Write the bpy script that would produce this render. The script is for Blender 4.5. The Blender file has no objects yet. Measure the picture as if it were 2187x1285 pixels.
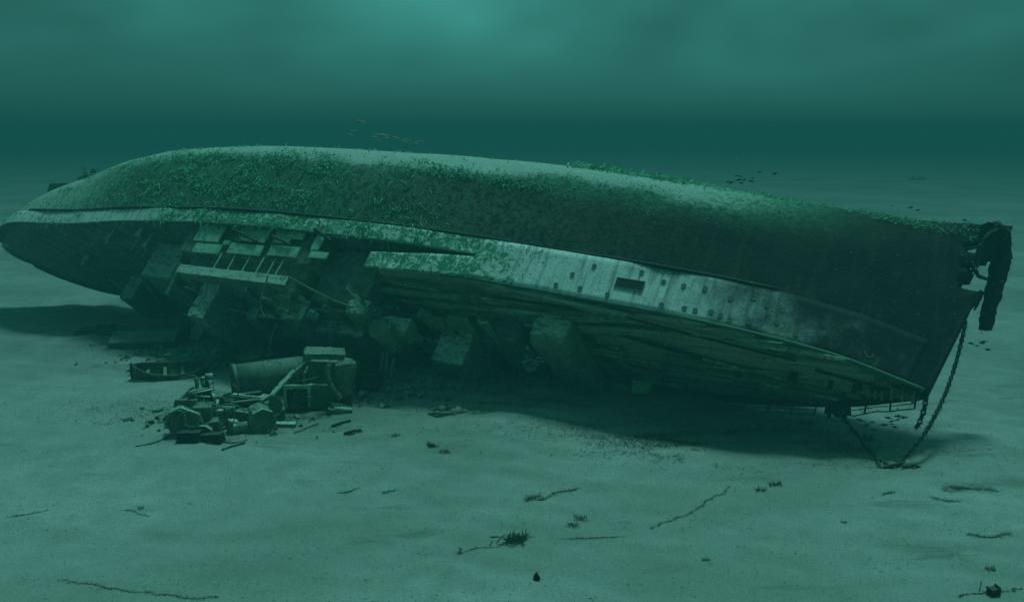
import bpy, math, random
import numpy as np
from mathutils import Vector, Matrix

# ------------------------------------------------------------------ camera, world, sun, exposure
scene = bpy.context.scene
COL = scene.collection
CAM_Z = 22.0
FOCAL_PX, PITCH = 1989.24, math.radians(10.3225)      # focal length in photo pixels (photo 2187 wide)
cam_data = bpy.data.cameras.new('camera')
cam = bpy.data.objects.new('camera', cam_data)
COL.objects.link(cam)
cam_data.sensor_fit = 'HORIZONTAL'
cam_data.angle = math.radians(57.596)
cam_data.clip_start = 0.5
cam_data.clip_end = 6000
cam.location = (0, 0, CAM_Z)
cam.rotation_euler = (math.pi / 2 - PITCH, 0, 0)
scene.camera = cam

SUN_DIR = Vector((0.19, 0.27, 0.94)).normalized()     # towards the sun: behind the wreck, a little to the right
SUN_EL = math.asin(SUN_DIR.z)
SUN_AZ = math.atan2(SUN_DIR.x, SUN_DIR.y)
world = bpy.data.worlds.new('World')
scene.world = world
world.use_nodes = True
nt = world.node_tree
nt.nodes.clear()
N = nt.nodes.new
w_out = N('ShaderNodeOutputWorld')
w_bg = N('ShaderNodeBackground')
w_bg.inputs['Strength'].default_value = 0.10
sky = N('ShaderNodeTexSky')
sky.sky_type = 'NISHITA'
sky.sun_disc = False
sky.sun_elevation = SUN_EL
sky.sun_rotation = SUN_AZ
w_hsv = N('ShaderNodeHueSaturation')                   # the sea above takes the hue out of the daylight ...
w_hsv.inputs['Saturation'].default_value = 0.0
w_tint = N('ShaderNodeMix'); w_tint.data_type = 'RGBA'; w_tint.blend_type = 'MULTIPLY'
w_tint.inputs['Factor'].default_value = 1.0
w_tint.inputs[7].default_value = (0.028, 0.172, 0.150, 1)   # ... and leaves it sea green
w_geo = N('ShaderNodeTexCoord')
w_map = N('ShaderNodeMapping')
w_map.inputs['Scale'].default_value = (1.5, 1.5, 3.4)
w_map.inputs['Location'].default_value = (-6.366, 3.5717, -3.7443)
w_noise = N('ShaderNodeTexNoise')
w_noise.inputs['Scale'].default_value = 1.5
w_noise.inputs['Detail'].default_value = 3.0
w_noise.inputs['Roughness'].default_value = 0.5
w_ramp = N('ShaderNodeMapRange')
w_ramp.inputs['From Min'].default_value = 0.32
w_ramp.inputs['From Max'].default_value = 0.72
w_ramp.inputs['To Min'].default_value = 0.28
w_ramp.inputs['To Max'].default_value = 2.15
w_mul = N('ShaderNodeMix'); w_mul.data_type = 'RGBA'; w_mul.blend_type = 'MULTIPLY'
w_mul.inputs['Factor'].default_value = 1.0
l = nt.links.new
l(sky.outputs[0], w_hsv.inputs['Color'])
l(w_hsv.outputs[0], w_tint.inputs[6])
l(w_geo.outputs['Generated'], w_map.inputs['Vector'])
l(w_map.outputs[0], w_noise.inputs['Vector'])
l(w_noise.outputs['Fac'], w_ramp.inputs['Value'])
l(w_tint.outputs[2], w_mul.inputs[6])
w_low = N('ShaderNodeMapRange'); w_low.interpolation_type = 'SMOOTHSTEP'      # low down the water is too thick to show the mottling
for k_, v_ in zip(('From Min', 'From Max', 'To Min', 'To Max'), (0.0, 0.13, 0.0, 1.0)): w_low.inputs[k_].default_value = v_
w_sep0 = N('ShaderNodeSeparateXYZ'); l(w_geo.outputs['Generated'], w_sep0.inputs[0]); l(w_sep0.outputs['Z'], w_low.inputs['Value'])
w_fade = N('ShaderNodeMix'); w_fade.data_type = 'FLOAT'; w_fade.inputs[2].default_value = 1.0
l(w_low.outputs[0], w_fade.inputs['Factor']); l(w_ramp.outputs[0], w_fade.inputs[3])
l(w_fade.outputs[0], w_mul.inputs[7])
w_sep = N('ShaderNodeSeparateXYZ'); w_zen = N('ShaderNodeMapRange'); w_zen.interpolation_type = 'SMOOTHSTEP'   # brighter towards the surface overhead
for k_, v_ in zip(('From Min', 'From Max', 'To Min', 'To Max'), (0.0, 1.0, 1.4, 3.2)): w_zen.inputs[k_].default_value = v_
w_up = N('ShaderNodeMix'); w_up.data_type = 'RGBA'; w_up.blend_type = 'MULTIPLY'; w_up.inputs['Factor'].default_value = 1.0
l(w_geo.outputs['Generated'], w_sep.inputs[0]); l(w_sep.outputs['Z'], w_zen.inputs['Value'])
l(w_mul.outputs[2], w_up.inputs[6]); l(w_zen.outputs[0], w_up.inputs[7])
l(w_up.outputs[2], w_bg.inputs['Color'])
l(w_bg.outputs[0], w_out.inputs['Surface'])

sun_data = bpy.data.lights.new('sun', 'SUN')
sun_data.energy = 2.85
sun_data.angle = math.radians(12)
sun_data.color = (0.25, 0.68, 0.635)                     # sunlight that has come down through green water
sun = bpy.data.objects.new('sun', sun_data)
COL.objects.link(sun)
sun.rotation_euler = (-SUN_DIR).to_track_quat('-Z', 'Y').to_euler()
sun.location = (30, 60, 80)

vs = scene.view_settings
vs.view_transform = 'Standard'
vs.look = 'None'
vs.exposure = 0.0
vs.gamma = 1.0
vs.use_curve_mapping = False
scene.cycles.use_denoising = True
scene.cycles.volume_bounces = 2
scene.cycles.max_bounces = 6
scene.cycles.diffuse_bounces = 3

RNG = np.random.default_rng(7)
R = random.Random(11)

# ------------------------------------------------------------------ small helpers
def smooth(a, b, x):
    t = np.clip((np.asarray(x, float) - a) / (b - a), 0, 1)
    return t * t * (3 - 2 * t)

def hash2(i, j, seed):
    n = (i * 374761393 + j * 668265263 + seed * 974711) & 0xFFFFFFFF
    n = ((n ^ (n >> 13)) * 1274126177) & 0xFFFFFFFF
    return ((n ^ (n >> 16)) & 0xFFFF) / 65535.0

def vnoise(x, y, seed=0):
    x = np.asarray(x, float); y = np.asarray(y, float)
    xi = np.floor(x).astype(np.int64); yi = np.floor(y).astype(np.int64)
    fx = x - xi; fy = y - yi
    fx = fx * fx * (3 - 2 * fx); fy = fy * fy * (3 - 2 * fy)
    a = hash2(xi, yi, seed); b = hash2(xi + 1, yi, seed)
    c = hash2(xi, yi + 1, seed); d = hash2(xi + 1, yi + 1, seed)
    return (a + (b - a) * fx) * (1 - fy) + (c + (d - c) * fx) * fy

def gz(x, y):
    """height of the seabed"""
    x = np.asarray(x, float); y = np.asarray(y, float)
    z = 0.85 * (vnoise(x / 17, y / 17, 1) - .5) + 0.42 * (vnoise(x / 6.3, y / 6.3, 2) - .5)
    z = z + 0.24 * (vnoise(x / 2.6, y / 1.5, 3) - .5) + 0.10 * (vnoise(x / .8, y / .8, 4) - .5)
    u = x * .35 + y * .94 + 1.6 * vnoise(x / 9, y / 9, 5)
    z = z + 0.08 * np.sin(u * 2.6 + 2.5 * vnoise(x / 3., y / 3., 9)) * smooth(.3, .7, vnoise(x / 14, y / 14, 6))
    # sand banked against the superstructure, hollow under the bow
    z = z + 1.15 * np.exp(-(((x + 9) / 9) ** 2 + ((y - 80) / 5) ** 2))
    z = z + 0.8 * np.exp(-(((x - 6) / 6) ** 2 + ((y - 80.5) / 4.5) ** 2))
    z = z - 0.5 * np.exp(-(((x - 20) / 8) ** 2 + ((y - 68) / 6) ** 2))
    z = z + 0.8 * np.exp(-(((x + 44) / 10) ** 2 + ((y - 97) / 6) ** 2))
    return z

CAM = Vector((0, 0, CAM_Z))
CP, SP = math.cos(PITCH), math.sin(PITCH)
def ray(px, py):
    a = (px - 1093.5) / FOCAL_PX; b = (642.5 - py) / FOCAL_PX
    return Vector((a, CP + b * SP, -SP + b * CP))
def at(px, py, dz=0.0):
    """the point of the seabed seen there in the photograph"""
    r = ray(px, py); z = 0.0; P = CAM
    for _ in range(12):
        k = (z - CAM_Z) / r.z; P = CAM + r * k
        z = float(gz(P.x, P.y))
    return Vector((P.x, P.y, z + dz))
def far(px, py, y):
    r = ray(px, py); return CAM + r * (y / r.y)
def metres(px, P):
    """size in metres of px photo pixels at P"""
    return px * (P.y * CP - (P.z - CAM_Z) * SP) / FOCAL_PX

def tag(o, label=None, cat=None, group=None, kind=None):
    if label: o['label'] = label
    if cat: o['category'] = cat
    if group: o['group'] = group
    if kind: o['kind'] = kind
    return o

def empty(name, loc=(0, 0, 0), rz=0.0):
    o = bpy.data.objects.new(name, None)
    COL.objects.link(o)
    o.location = loc; o.rotation_euler = (0, 0, rz)
    o.empty_display_size = 0.5
    return o

class MB:
    """collects shapes and links them as one mesh object"""
    def __init__(self): self.v = []; self.f = []
    def add(self, vs, fs):
        n = len(self.v)
        self.v += [tuple(p) for p in vs]
        self.f += [tuple(i + n for i in f) for f in fs]
    def box(self, lo, hi, M=None, jit=0.0):
        x0, y0, z0 = lo; x1, y1, z1 = hi
        p = [Vector(q) for q in ((x0, y0, z0), (x1, y0, z0), (x1, y1, z0), (x0, y1, z0), (x0, y0, z1), (x1, y0, z1), (x1, y1, z1), (x0, y1, z1))]
        if jit: p = [q + Vector((R.uniform(-jit, jit), R.uniform(-jit, jit), R.uniform(-jit, jit))) for q in p]
        if M: p = [M @ q for q in p]
        self.add(p, [(0, 3, 2, 1), (4, 5, 6, 7), (0, 1, 5, 4), (1, 2, 6, 5), (2, 3, 7, 6), (3, 0, 4, 7)])
    def tube(self, pts, r, n=6, r1=None, flat=1.0, close=True):
        pts = [Vector(p) for p in pts]; m = len(pts); rings = []
        up = Vector((0, 0, 1))
        for i, p in enumerate(pts):
            d = (pts[min(i + 1, m - 1)] - pts[max(i - 1, 0)]).normalized()
            a = d.cross(up)
            if a.length < .05: a = d.cross(Vector((0, 1, 0)))
            a.normalize(); b = d.cross(a)
            rr = r[i] if isinstance(r, (list, tuple)) else (r + ((r1 - r) * i / (m - 1) if r1 is not None else 0))
            rings.append([p + a * math.cos(k * 2 * math.pi / n) * rr + b * math.sin(k * 2 * math.pi / n) * rr * flat for k in range(n)])
        fs = []
        for i in range(m - 1):
            for k in range(n):
                fs.append((i * n + k, i * n + (k + 1) % n, (i + 1) * n + (k + 1) % n, (i + 1) * n + k))
        if close:
            fs.append(tuple(reversed(range(n)))); fs.append(tuple(range((m - 1) * n, m * n)))
        self.add([q for ring in rings for q in ring], fs)
    def prism(self, poly, axis, M=None):
        """poly: list of points; axis: extrusion vector"""
        n = len(poly); a = Vector(axis)
        p = [Vector(q) for q in poly] + [Vector(q) + a for q in poly]
        if M: p = [M @ q for q in p]
        self.add(p, [tuple(reversed(range(n))), tuple(range(n, 2 * n))] + [(i, (i + 1) % n, n + (i + 1) % n, n + i) for i in range(n)])
    def build(self, name, mat, parent=None, bevel=0.0, smooth_shade=False, loc=None):
        me = bpy.data.meshes.new(name)
        me.from_pydata(self.v, [], self.f)
        me.update()
        o = bpy.data.objects.new(name, me)
        me.materials.append(mat)
        if smooth_shade: me.polygons.foreach_set('use_smooth', [True] * len(me.polygons))
        COL.objects.link(o)
        if parent: o.parent = parent
        if loc is not None: o.location = loc
        if bevel:
            b = o.modifiers.new('bevel', 'BEVEL'); b.width = bevel; b.segments = 2; b.limit_method = 'ANGLE'
        return o

_tex = {}
def crust(o, strength=.15, size=1.0, level=4):
    """uneven encrusted surface"""
    m_ = o.modifiers.new('cut', 'SUBSURF'); m_.subdivision_type = 'SIMPLE'; m_.levels = m_.render_levels = level
    if size not in _tex:
        t = bpy.data.textures.new('crust', 'CLOUDS'); t.noise_scale = size; t.noise_depth = 4; _tex[size] = t
    d = o.modifiers.new('crust', 'DISPLACE'); d.texture = _tex[size]; d.strength = strength; d.mid_level = .5; d.texture_coords = 'GLOBAL'
    return o

def np_mesh(name, V, F, mat, attrs=None, smooth_shade=True, parent=None):
    """V (n,3) array, F (m,k) array of faces of one size"""
    me = bpy.data.meshes.new(name)
    V = np.ascontiguousarray(V, np.float32); F = np.ascontiguousarray(F, np.int32)
    m, k = F.shape
    me.vertices.add(len(V)); me.vertices.foreach_set('co', V.ravel())
    me.loops.add(m * k); me.loops.foreach_set('vertex_index', F.ravel())
    me.polygons.add(m); me.polygons.foreach_set('loop_start', np.arange(0, m * k, k, dtype=np.int32))
    me.update(calc_edges=True)
    me.polygons.foreach_set('use_smooth', np.full(m, smooth_shade))
    for an, av in (attrs or {}).items():
        a = me.attributes.new(an, 'FLOAT', 'POINT'); a.data.foreach_set('value', np.ascontiguousarray(av, np.float32))
    me.validate()
    me.materials.append(mat)
    o = bpy.data.objects.new(name, me); COL.objects.link(o)
    if parent: o.parent = parent
    return o

# ------------------------------------------------------------------ materials
class Mat:
    def __init__(self, name, rough=0.9):
        self.m = bpy.data.materials.new(name); self.m.use_nodes = True
        self.t = self.m.node_tree; self.b = self.t.nodes['Principled BSDF']
        self.b.inputs['Roughness'].default_value = rough
        self.b.inputs['Specular IOR Level'].default_value = 0.15
    def n(self, kind, **kw):
        o = self.t.nodes.new('ShaderNode' + kind)
        for k, v in kw.items():
            if k in o.inputs: o.inputs[k].default_value = v
            else: setattr(o, k, v)
        return o
    def l(self, a, b): self.t.links.new(a, b)
    def coord(self, which='Object', scale=(1, 1, 1), rot=(0, 0, 0)):
        c = self.n('TexCoord'); m = self.n('Mapping')
        m.inputs['Scale'].default_value = scale; m.inputs['Rotation'].default_value = rot
        self.l(c.outputs[which], m.inputs['Vector']); return m.outputs[0]
    def noise(self, scale, detail=5, rough=.6, vec=None, dist=0.0):
        o = self.n('TexNoise'); o.inputs['Scale'].default_value = scale; o.inputs['Detail'].default_value = detail
        o.inputs['Roughness'].default_value = rough; o.inputs['Distortion'].default_value = dist
        if vec is not None: self.l(vec, o.inputs['Vector'])
        return o.outputs['Fac']
    def rng(self, x, a, b, c=0.0, d=1.0):
        o = self.n('MapRange'); o.interpolation_type = 'SMOOTHSTEP'
        self.l(x, o.inputs['Value'])
        for k, v in zip(('From Min', 'From Max', 'To Min', 'To Max'), (a, b, c, d)): o.inputs[k].default_value = v
        return o.outputs[0]
    def math(self, op, a, b):
        o = self.n('Math'); o.operation = op
        for i, x in enumerate((a, b)):
            if isinstance(x, (int, float)): o.inputs[i].default_value = x
            else: self.l(x, o.inputs[i])
        return o.outputs[0]
    def mix(self, f, a, b):
        o = self.n('Mix'); o.data_type = 'RGBA'
        for i, x in ((0, f), (6, a), (7, b)):
            if isinstance(x, (int, float)): o.inputs[i].default_value = x
            elif isinstance(x, tuple): o.inputs[i].default_value = x + (1,)
            else: self.l(x, o.inputs[i])
        return o.outputs[2]
    def attr(self, name):
        o = self.n('Attribute'); o.attribute_name = name; return o.outputs['Fac']
    def up(self):
        g = self.n('NewGeometry'); s = self.n('SeparateXYZ'); self.l(g.outputs['Normal'], s.inputs[0]); return s.outputs['Z']
    def done(self, col, bump=None, strength=.5, dist=.1):
        if isinstance(col, tuple): self.b.inputs['Base Color'].default_value = col + (1,)
        else: self.l(col, self.b.inputs['Base Color'])
        if bump is not None:
            o = self.n('Bump'); o.inputs['Strength'].default_value = strength; o.inputs['Distance'].default_value = dist
            self.l(bump, o.inputs['Height']); self.l(o.outputs[0], self.b.inputs['Normal'])
        return self.m

SILT = (.36, .36, .30)
def silted(name, base, base2, silt=SILT, lo=.35, hi=.95, amount=.8, scale=1.2, green=None):
    """old metal or wood with silt lying where it faces up"""
    m = Mat(name); v = m.coord('Object')
    n1 = m.noise(scale, 6, .65, v); n2 = m.noise(scale * 6, 4, .6, v)
    c = m.mix(m.rng(n1, .35, .65), base, base2)
    if green: c = m.mix(m.rng(m.noise(scale * 2.3, 5, .7, v), .48, .66, 0, .85), c, green)
    f = m.math('MULTIPLY', m.rng(m.up(), lo, hi), m.rng(n2, .25, .6, .35, 1.0))
    c = m.mix(m.math('MULTIPLY', f, amount), c, silt)
    return m.done(c, m.math('ADD', n1, m.math('MULTIPLY', n2, .5)), .6, .12)

# sand
m = Mat('sand_material', 1.0); v = m.coord('Object')
big = m.noise(.045, 4, .55, v); mid = m.noise(.35, 5, .6, v); fine = m.noise(8.5, 4, .85, v); grit = m.noise(3.6, 6, .8, v)
c = m.mix(m.rng(big, .34, .66), (.31, .325, .29), (.50, .49, .46))
c = m.mix(m.rng(mid, .35, .68, 0, .45), c, (.23, .27, .21))
c = m.mix(m.rng(fine, .38, .64, 0, .58), c, (.17, .18, .15))
c = m.mix(m.rng(grit, .60, .70, 0, .55), c, (.10, .11, .08))
c = m.mix(m.rng(grit, .26, .36, .5, 0), c, (.52, .52, .46))
sv = m.coord('Object', (.16, .85, 1), (0, 0, .18))          # dark drift lines
st = m.noise(.55, 7, .68, sv, .6); gate = m.noise(.10, 3, .5, v)
sf = m.math('MULTIPLY', m.rng(st, .56, .68), m.rng(gate, .40, .60))
c = m.mix(m.math('MULTIPLY', sf, .45), c, (.075, .095, .065))
c = m.mix(m.math('MULTIPLY', m.attr('litter'), m.rng(grit, .35, .6, .35, 1.0)), c, (.06, .085, .055))  # dark weed film; below the bow it also paints in missing shadow
M_SAND = m.done(c, m.math('ADD', m.math('MULTIPLY', mid, 1.0), m.math('MULTIPLY', fine, .35)), .7, .30)

# hull plating with growth
m = Mat('hull_material', .75); v = m.coord('Object')
n1 = m.noise(.35, 7, .7, v); n2 = m.noise(2.2, 6, .72, v); n3 = m.noise(6.0, 4, .7, v)
sv = m.coord('Object', (1.0, 1.0, .12)); streak = m.noise(1.3, 5, .65, sv)
c = m.mix(m.rng(n1, .38, .62), (.010, .011, .010), (.026, .023, .018))
c = m.mix(m.math('MULTIPLY', m.rng(streak, .5, .7), .55), c, (.060, .052, .040))
fz = m.math('MULTIPLY', m.attr('fuzz'), m.rng(n2, .35, .62))
c = m.mix(fz, c, (.115, .160, .115))
gf = m.math('MULTIPLY', m.attr('green'), m.rng(m.math('ADD', n2, m.math('MULTIPLY', n3, .35)), .42, .74))
c = m.mix(gf, c, (.085, .30, .17))
sf = m.rng(m.math('ADD', m.attr('silt'), m.math('MULTIPLY', m.math('SUBTRACT', n2, .5), 1.3)), .15, 1.05)
c = m.mix(sf, c, m.mix(m.rng(n3, .4, .65), (.36, .43, .36), (.56, .58, .52)))
chips = m.math('MULTIPLY', m.rng(n3, .66, .71), m.attr('chip'))
c = m.mix(m.math('MULTIPLY', chips, .8), c, (.28, .42, .42))
M_HULL = m.done(c, m.math('ADD', n1, m.math('MULTIPLY', n2, .8)), .7, .25)

# white paint, peeling, with weed
m = Mat('white_paint_material', .7); v = m.coord('Object')
n1 = m.noise(.5, 6, .65, v); n2 = m.noise(1.5, 7, .75, v, 1.2); n3 = m.noise(5, 4, .7, v)
sv = m.coord('Object', (1.4, 1.0, .10)); streak = m.noise(1.6, 5, .65, sv)
c = m.mix(m.rng(n3, .4, .7), (.80, .78, .74), (.62, .60, .56))
c = m.mix(m.math('MULTIPLY', m.rng(streak, .46, .70), .75), c, (.19, .20, .16))
c = m.mix(m.rng(m.noise(2.6, 7, .78, v, .5), .55, .66, 0, .6), c, (.16, .19, .15))
gf = m.rng(m.math('ADD', n2, m.math('MULTIPLY', m.math('SUBTRACT', m.attr('green'), .5), .55)), .50, .58)
c = m.mix(gf, c, (.055, .25, .125))
wf = m.rng(m.math('ADD', m.math('ADD', n1, m.math('MULTIPLY', n2, .3)), m.attr('wear')), .72, 1.55)
c = m.mix(wf, c, (.024, .024, .02))
M_WHITE = m.done(c, m.math('ADD', n2, n3), .5, .12)

M_DARK = silted('dark_steel_material', (.016, .018, .015), (.035, .032, .026), amount=.25, lo=.5, hi=1.0)
M_STEEL = silted('weathered_steel_material', (0.083, 0.110, 0.089), (0.179, 0.207, 0.160), silt=(.26, .30, .24), amount=.8, green=(.06, .15, .09))
M_PANEL = silted('panel_material', (0.254, 0.456, 0.320), (0.405, 0.608, 0.456), silt=(.34, .40, .31), lo=.3, hi=.9, amount=.6, green=(.06, .21, .115))
M_HOUSE = silted('deckhouse_material', (0.130, 0.181, 0.143), (0.245, 0.287, 0.228), silt=(.62, .70, .60), lo=.42, hi=.68, amount=.85, green=(.075, .19, .115))  # silt made extra bright to paint the up-facing walls as lit
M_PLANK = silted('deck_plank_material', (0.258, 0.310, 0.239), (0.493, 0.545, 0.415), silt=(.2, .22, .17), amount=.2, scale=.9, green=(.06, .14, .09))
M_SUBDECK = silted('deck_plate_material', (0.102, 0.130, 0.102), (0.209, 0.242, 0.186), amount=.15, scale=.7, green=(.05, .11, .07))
M_WOOD = silted('old_wood_material', (0.068, 0.071, 0.051), (0.145, 0.145, 0.105), silt=(.30, .33, .26), amount=.8, scale=2)
M_ROPE = silted('encrusted_rope_material', (.040, .055, .040), (.080, .105, .075), silt=(.20, .27, .2), amount=.5, scale=3)
M_CHAIN = silted('chain_material', (.022, .025, .020), (.045, .045, .036), amount=.3, scale=3)
M_PALE_ROPE = silted('pale_rope_material', (.10, .15, .11), (.17, .24, .18), silt=(.3, .36, .29), amount=.6, scale=3)
M_FISH = silted('fish_material', (.020, .030, .026), (.035, .045, .04), amount=0.0, scale=4)
M_PALEFISH = silted('silver_fish_material', (.30, .36, .32), (.50, .55, .50), amount=0.0, scale=4)
M_STONE = silted('stone_material', (0.080, 0.096, 0.072), (0.144, 0.160, 0.120), silt=(.34, .35, .29), amount=.75, scale=1.5)
def weedmat(name, a, b):
    m = Mat(name, .9); o = m.n('NewGeometry')
    n = m.noise(.9, 4, .6, m.coord('Object'))
    c = m.mix(m.rng(m.math('ADD', m.math('MULTIPLY', o.outputs['Random Per Island'], .6), m.math('MULTIPLY', n, .5)), .15, .85), a, b)
    d = m.n('BsdfDiffuse'); t = m.n('BsdfTranslucent'); x = m.n('MixShader'); x.inputs[0].default_value = .45
    m.l(c, d.inputs['Color']); m.l(c, t.inputs['Color']); m.l(d.outputs[0], x.inputs[1]); m.l(t.outputs[0], x.inputs[2])
    m.l(x.outputs[0], m.t.nodes['Material Output'].inputs['Surface'])
    return m.m
M_WEED = weedmat('green_weed_material', (.06, .20, .115), (.34, .74, .50))
M_PALEWEED = weedmat('silted_weed_material', (.25, .38, .30), (.62, .66, .60))
M_DARKWEED = weedmat('dark_weed_material', (.030, .050, .032), (.10, .135, .09))
M_LITTER = weedmat('drift_weed_material', (.055, .075, .050), (.14, .165, .115))

# ------------------------------------------------------------------ seabed
def axis(lo, hi, step, outlo, outhi, grow=1.22):
    a = list(np.arange(lo, hi + step, step)); d = step
    while a[-1] < outhi: d *= grow; a.append(min(a[-1] + d, outhi))
    d = step; b = []; x = lo
    while x > outlo: d *= grow; x = max(x - d, outlo); b.append(x)
    return np.array(b[::-1] + a)
gx = axis(-64, 44, .34, -1400, 1400); gy = axis(36, 112, .34, -90, 1900)
X, Y = np.meshgrid(gx, gy)
Z = gz(X, Y)
nx, ny = len(gx), len(gy)
idx = np.arange(nx * ny).reshape(ny, nx)
F = np.stack([idx[:-1, :-1], idx[:-1, 1:], idx[1:, 1:], idx[1:, :-1]], -1).reshape(-1, 4)
# rotted weed and rust by the wreck, and painted shade below the bow
lit = np.zeros_like(X)
for (cx, cy, ax, ay, k) in ((-19, 71, 9, 3.2, .55), (-33, 84, 6, 2.2, .45), (-15, 76, 7, 3, .5), (-3, 75.5, 8, 2.2, .35), (16, 66, 8, 4, .35), (23, 60.5, 5, 2, .45), (-40, 92, 9, 4, .5), (30.5, 56, 3, .8, .55), (-14, 44, 7, 2.5, .22), (-20, 49, 8, 1.5, .18), (6, 44.5, 5, 1.2, .2), (15.5, 57, 2.2, .6, .4), (-5.5, 62, 2.5, .8, .3), (20, 47, 4, 1, .2)):
    lit = np.maximum(lit, k * np.exp(-(((X - cx) / ax) ** 2 + ((Y - cy) / ay) ** 2)))
seabed = np_mesh('seabed', np.stack([X.ravel(), Y.ravel(), Z.ravel()], -1), F, M_SAND, {'litter': lit.ravel()})
tag(seabed, 'pale rippled sand of the sea floor', None, None, 'structure')

# water that thins things out with distance
hz = MB(); hz.box((-1410, -100, -3.2), (1410, 1910, 26.5))
M_HAZE = bpy.data.materials.new('water_haze_material'); M_HAZE.use_nodes = True
ht = M_HAZE.node_tree; ht.nodes.clear()
ho = ht.nodes.new('ShaderNodeOutputMaterial'); hv = ht.nodes.new('ShaderNodeVolumePrincipled')
hv.inputs['Color'].default_value = (.072, .240, .240, 1)
hv.inputs['Density'].default_value = 0.0042
ht.links.new(hv.outputs[0], ho.inputs['Volume'])
tag(hz.build('haze', M_HAZE), 'green sea water haze', None, None, 'stuff')

# ------------------------------------------------------------------ the wreck: hull form
P0 = Vector((34.02145817, 71.32030465, 15.03598357))
E1 = Vector((-0.86624397, 0.49955316, 0.00824763)); UP = Vector((-0.33049153, -0.56054843, -0.75931601)); OUT = Vector((-0.37469551, -0.66047869, 0.65066979))
SHIP_L, D, DL = 107.9186, 14.7036, 2.2018
TS = np.array([0, .06, .14, .25, .40, .55, .70, .82, .91, .97, 1.])
BD = np.array([.446, 4.2022, 6.558, 8.3125, 10.24, 10.9384, 9.9578, 8.262, 7.6137, 5.4103, 2.728])
def pchip(x, xs, ys):
    xs = np.asarray(xs, float); ys = np.asarray(ys, float); h = np.diff(xs); d = np.diff(ys) / h
    mm = np.zeros(len(xs)); mm[0] = d[0]; mm[-1] = d[-1]
    for i in range(1, len(xs) - 1):
        if d[i - 1] * d[i] > 0:
            w1 = 2 * h[i] + h[i - 1]; w2 = h[i] + 2 * h[i - 1]; mm[i] = (w1 + w2) / (w1 / d[i - 1] + w2 / d[i])
    x = np.asarray(x, float)
    i = np.clip(np.searchsorted(xs, x) - 1, 0, len(xs) - 2); t = (x - xs[i]) / h[i]
    return (2*t**3 - 3*t**2 + 1)*ys[i] + (t**3 - 2*t**2 + t)*h[i]*mm[i] + (-2*t**3 + 3*t**2)*ys[i+1] + (t**3 - t**2)*h[i]*mm[i+1]
def deck_v(t): t = np.asarray(t, float); return D + .2887 * (np.clip(1 - t / .35, 0, 1) ** 2 - 1) + .0976 * np.clip((t - .6) / .4, 0, 1) ** 2
def keel_v(t): t = np.asarray(t, float); return np.where(t > .8, 11.768 * np.clip((t - .8) / .2, 0, 1) ** 2, 0)
def section(t, q):
    """station t, height fraction q -> s, w, v"""
    t = np.asarray(t, float); q = np.asarray(q, float)
    tc = np.clip(t, 0, 1); ex = np.clip((t - 1) / .013, 0, 1)
    bd = pchip(tc, TS, BD) * np.sqrt(np.clip(1 - ex ** 2, 0, 1))
    n = pchip(tc, [0, .12, .3, .7, .88, 1], [.832, 2.9434, 5.0549, 5.0549, 2.6064, 2.6064])
    w = bd * (1 - (1 - np.clip(q, 0, 1)) ** n) ** (1 / n)
    vk = keel_v(tc); v = vk + (deck_v(tc) - vk) * q
    s = (t + (-3.852 / SHIP_L) * (1 - q) * np.clip(1 - t / .15, 0, 1)) * SHIP_L
    return s, w, v
def half_breadth(s): return float(pchip(np.clip(s / SHIP_L, 0, 1), TS, BD))
def q_of_v(t, v): return (v - keel_v(np.clip(t, 0, 1))) / (deck_v(t) - keel_v(np.clip(t, 0, 1)))
def L(s, w, v): return Vector((s, -w, v))
def to_world(s, w, v): return P0 + E1 * s + OUT * w + UP * v
def to_local(P): d = P - P0; return Vector((d.dot(E1), -d.dot(OUT), d.dot(UP)))
def on_v(px, py, v):
    r = ray(px, py); k = ((P0 - CAM).dot(UP) + v) / r.dot(UP); P = CAM + r * k; d = P - P0; return d.dot(E1), d.dot(OUT)
def on_w(px, py, w):
    r = ray(px, py); k = ((P0 - CAM).dot(OUT) + w) / r.dot(OUT); P = CAM + r * k; d = P - P0; return d.dot(E1), d.dot(UP)
def side_w(s, v):
    t = s / SHIP_L
    q = float(q_of_v(t, v)); return float(section(t, q)[1])
def on_side(px, py):
    w = 6.0
    for _ in range(20):
        s, v = on_w(px, py, w); w = .5 * w + .5 * side_w(max(s, .5), min(v, 14.6))
    return s, w, v

ship = empty('shipwreck')
ship.matrix_world = Matrix(((E1.x, -OUT.x, UP.x, P0.x), (E1.y, -OUT.y, UP.y, P0.y), (E1.z, -OUT.z, UP.z, P0.z), (0, 0, 0, 1)))
tag(ship, 'huge overgrown shipwreck lying on its side on the sand, bow lifted at right', 'shipwreck')

# hull shell
VA = D - DL                     # level of the lower weather deck aft
T_BREAK = .315
ts = np.unique(np.concatenate([np.linspace(0, .05, 14), np.linspace(.05, .95, 110), np.linspace(.95, 1, 14), 1 + .013 * np.sin(np.linspace(0, math.pi / 2, 8))]))
NQ1, NQ2 = 34, 6
def q_rows(t):
    qa = (deck_v(t) - DL - keel_v(np.clip(t, 0, 1))) / (deck_v(t) - keel_v(np.clip(t, 0, 1)))
    a = (np.linspace(0, 1, NQ1) ** 1.6)[None, :] * qa[:, None]
    b = qa[:, None] + (1 - qa[:, None]) * np.linspace(0, 1, NQ2 + 1)[None, 1:]
    return np.concatenate([a, b], 1)
Q = q_rows(ts); T = np.repeat(ts[:, None], Q.shape[1], 1)
S_, W_, V_ = section(T, Q)
nt_, nq_ = T.shape
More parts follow.
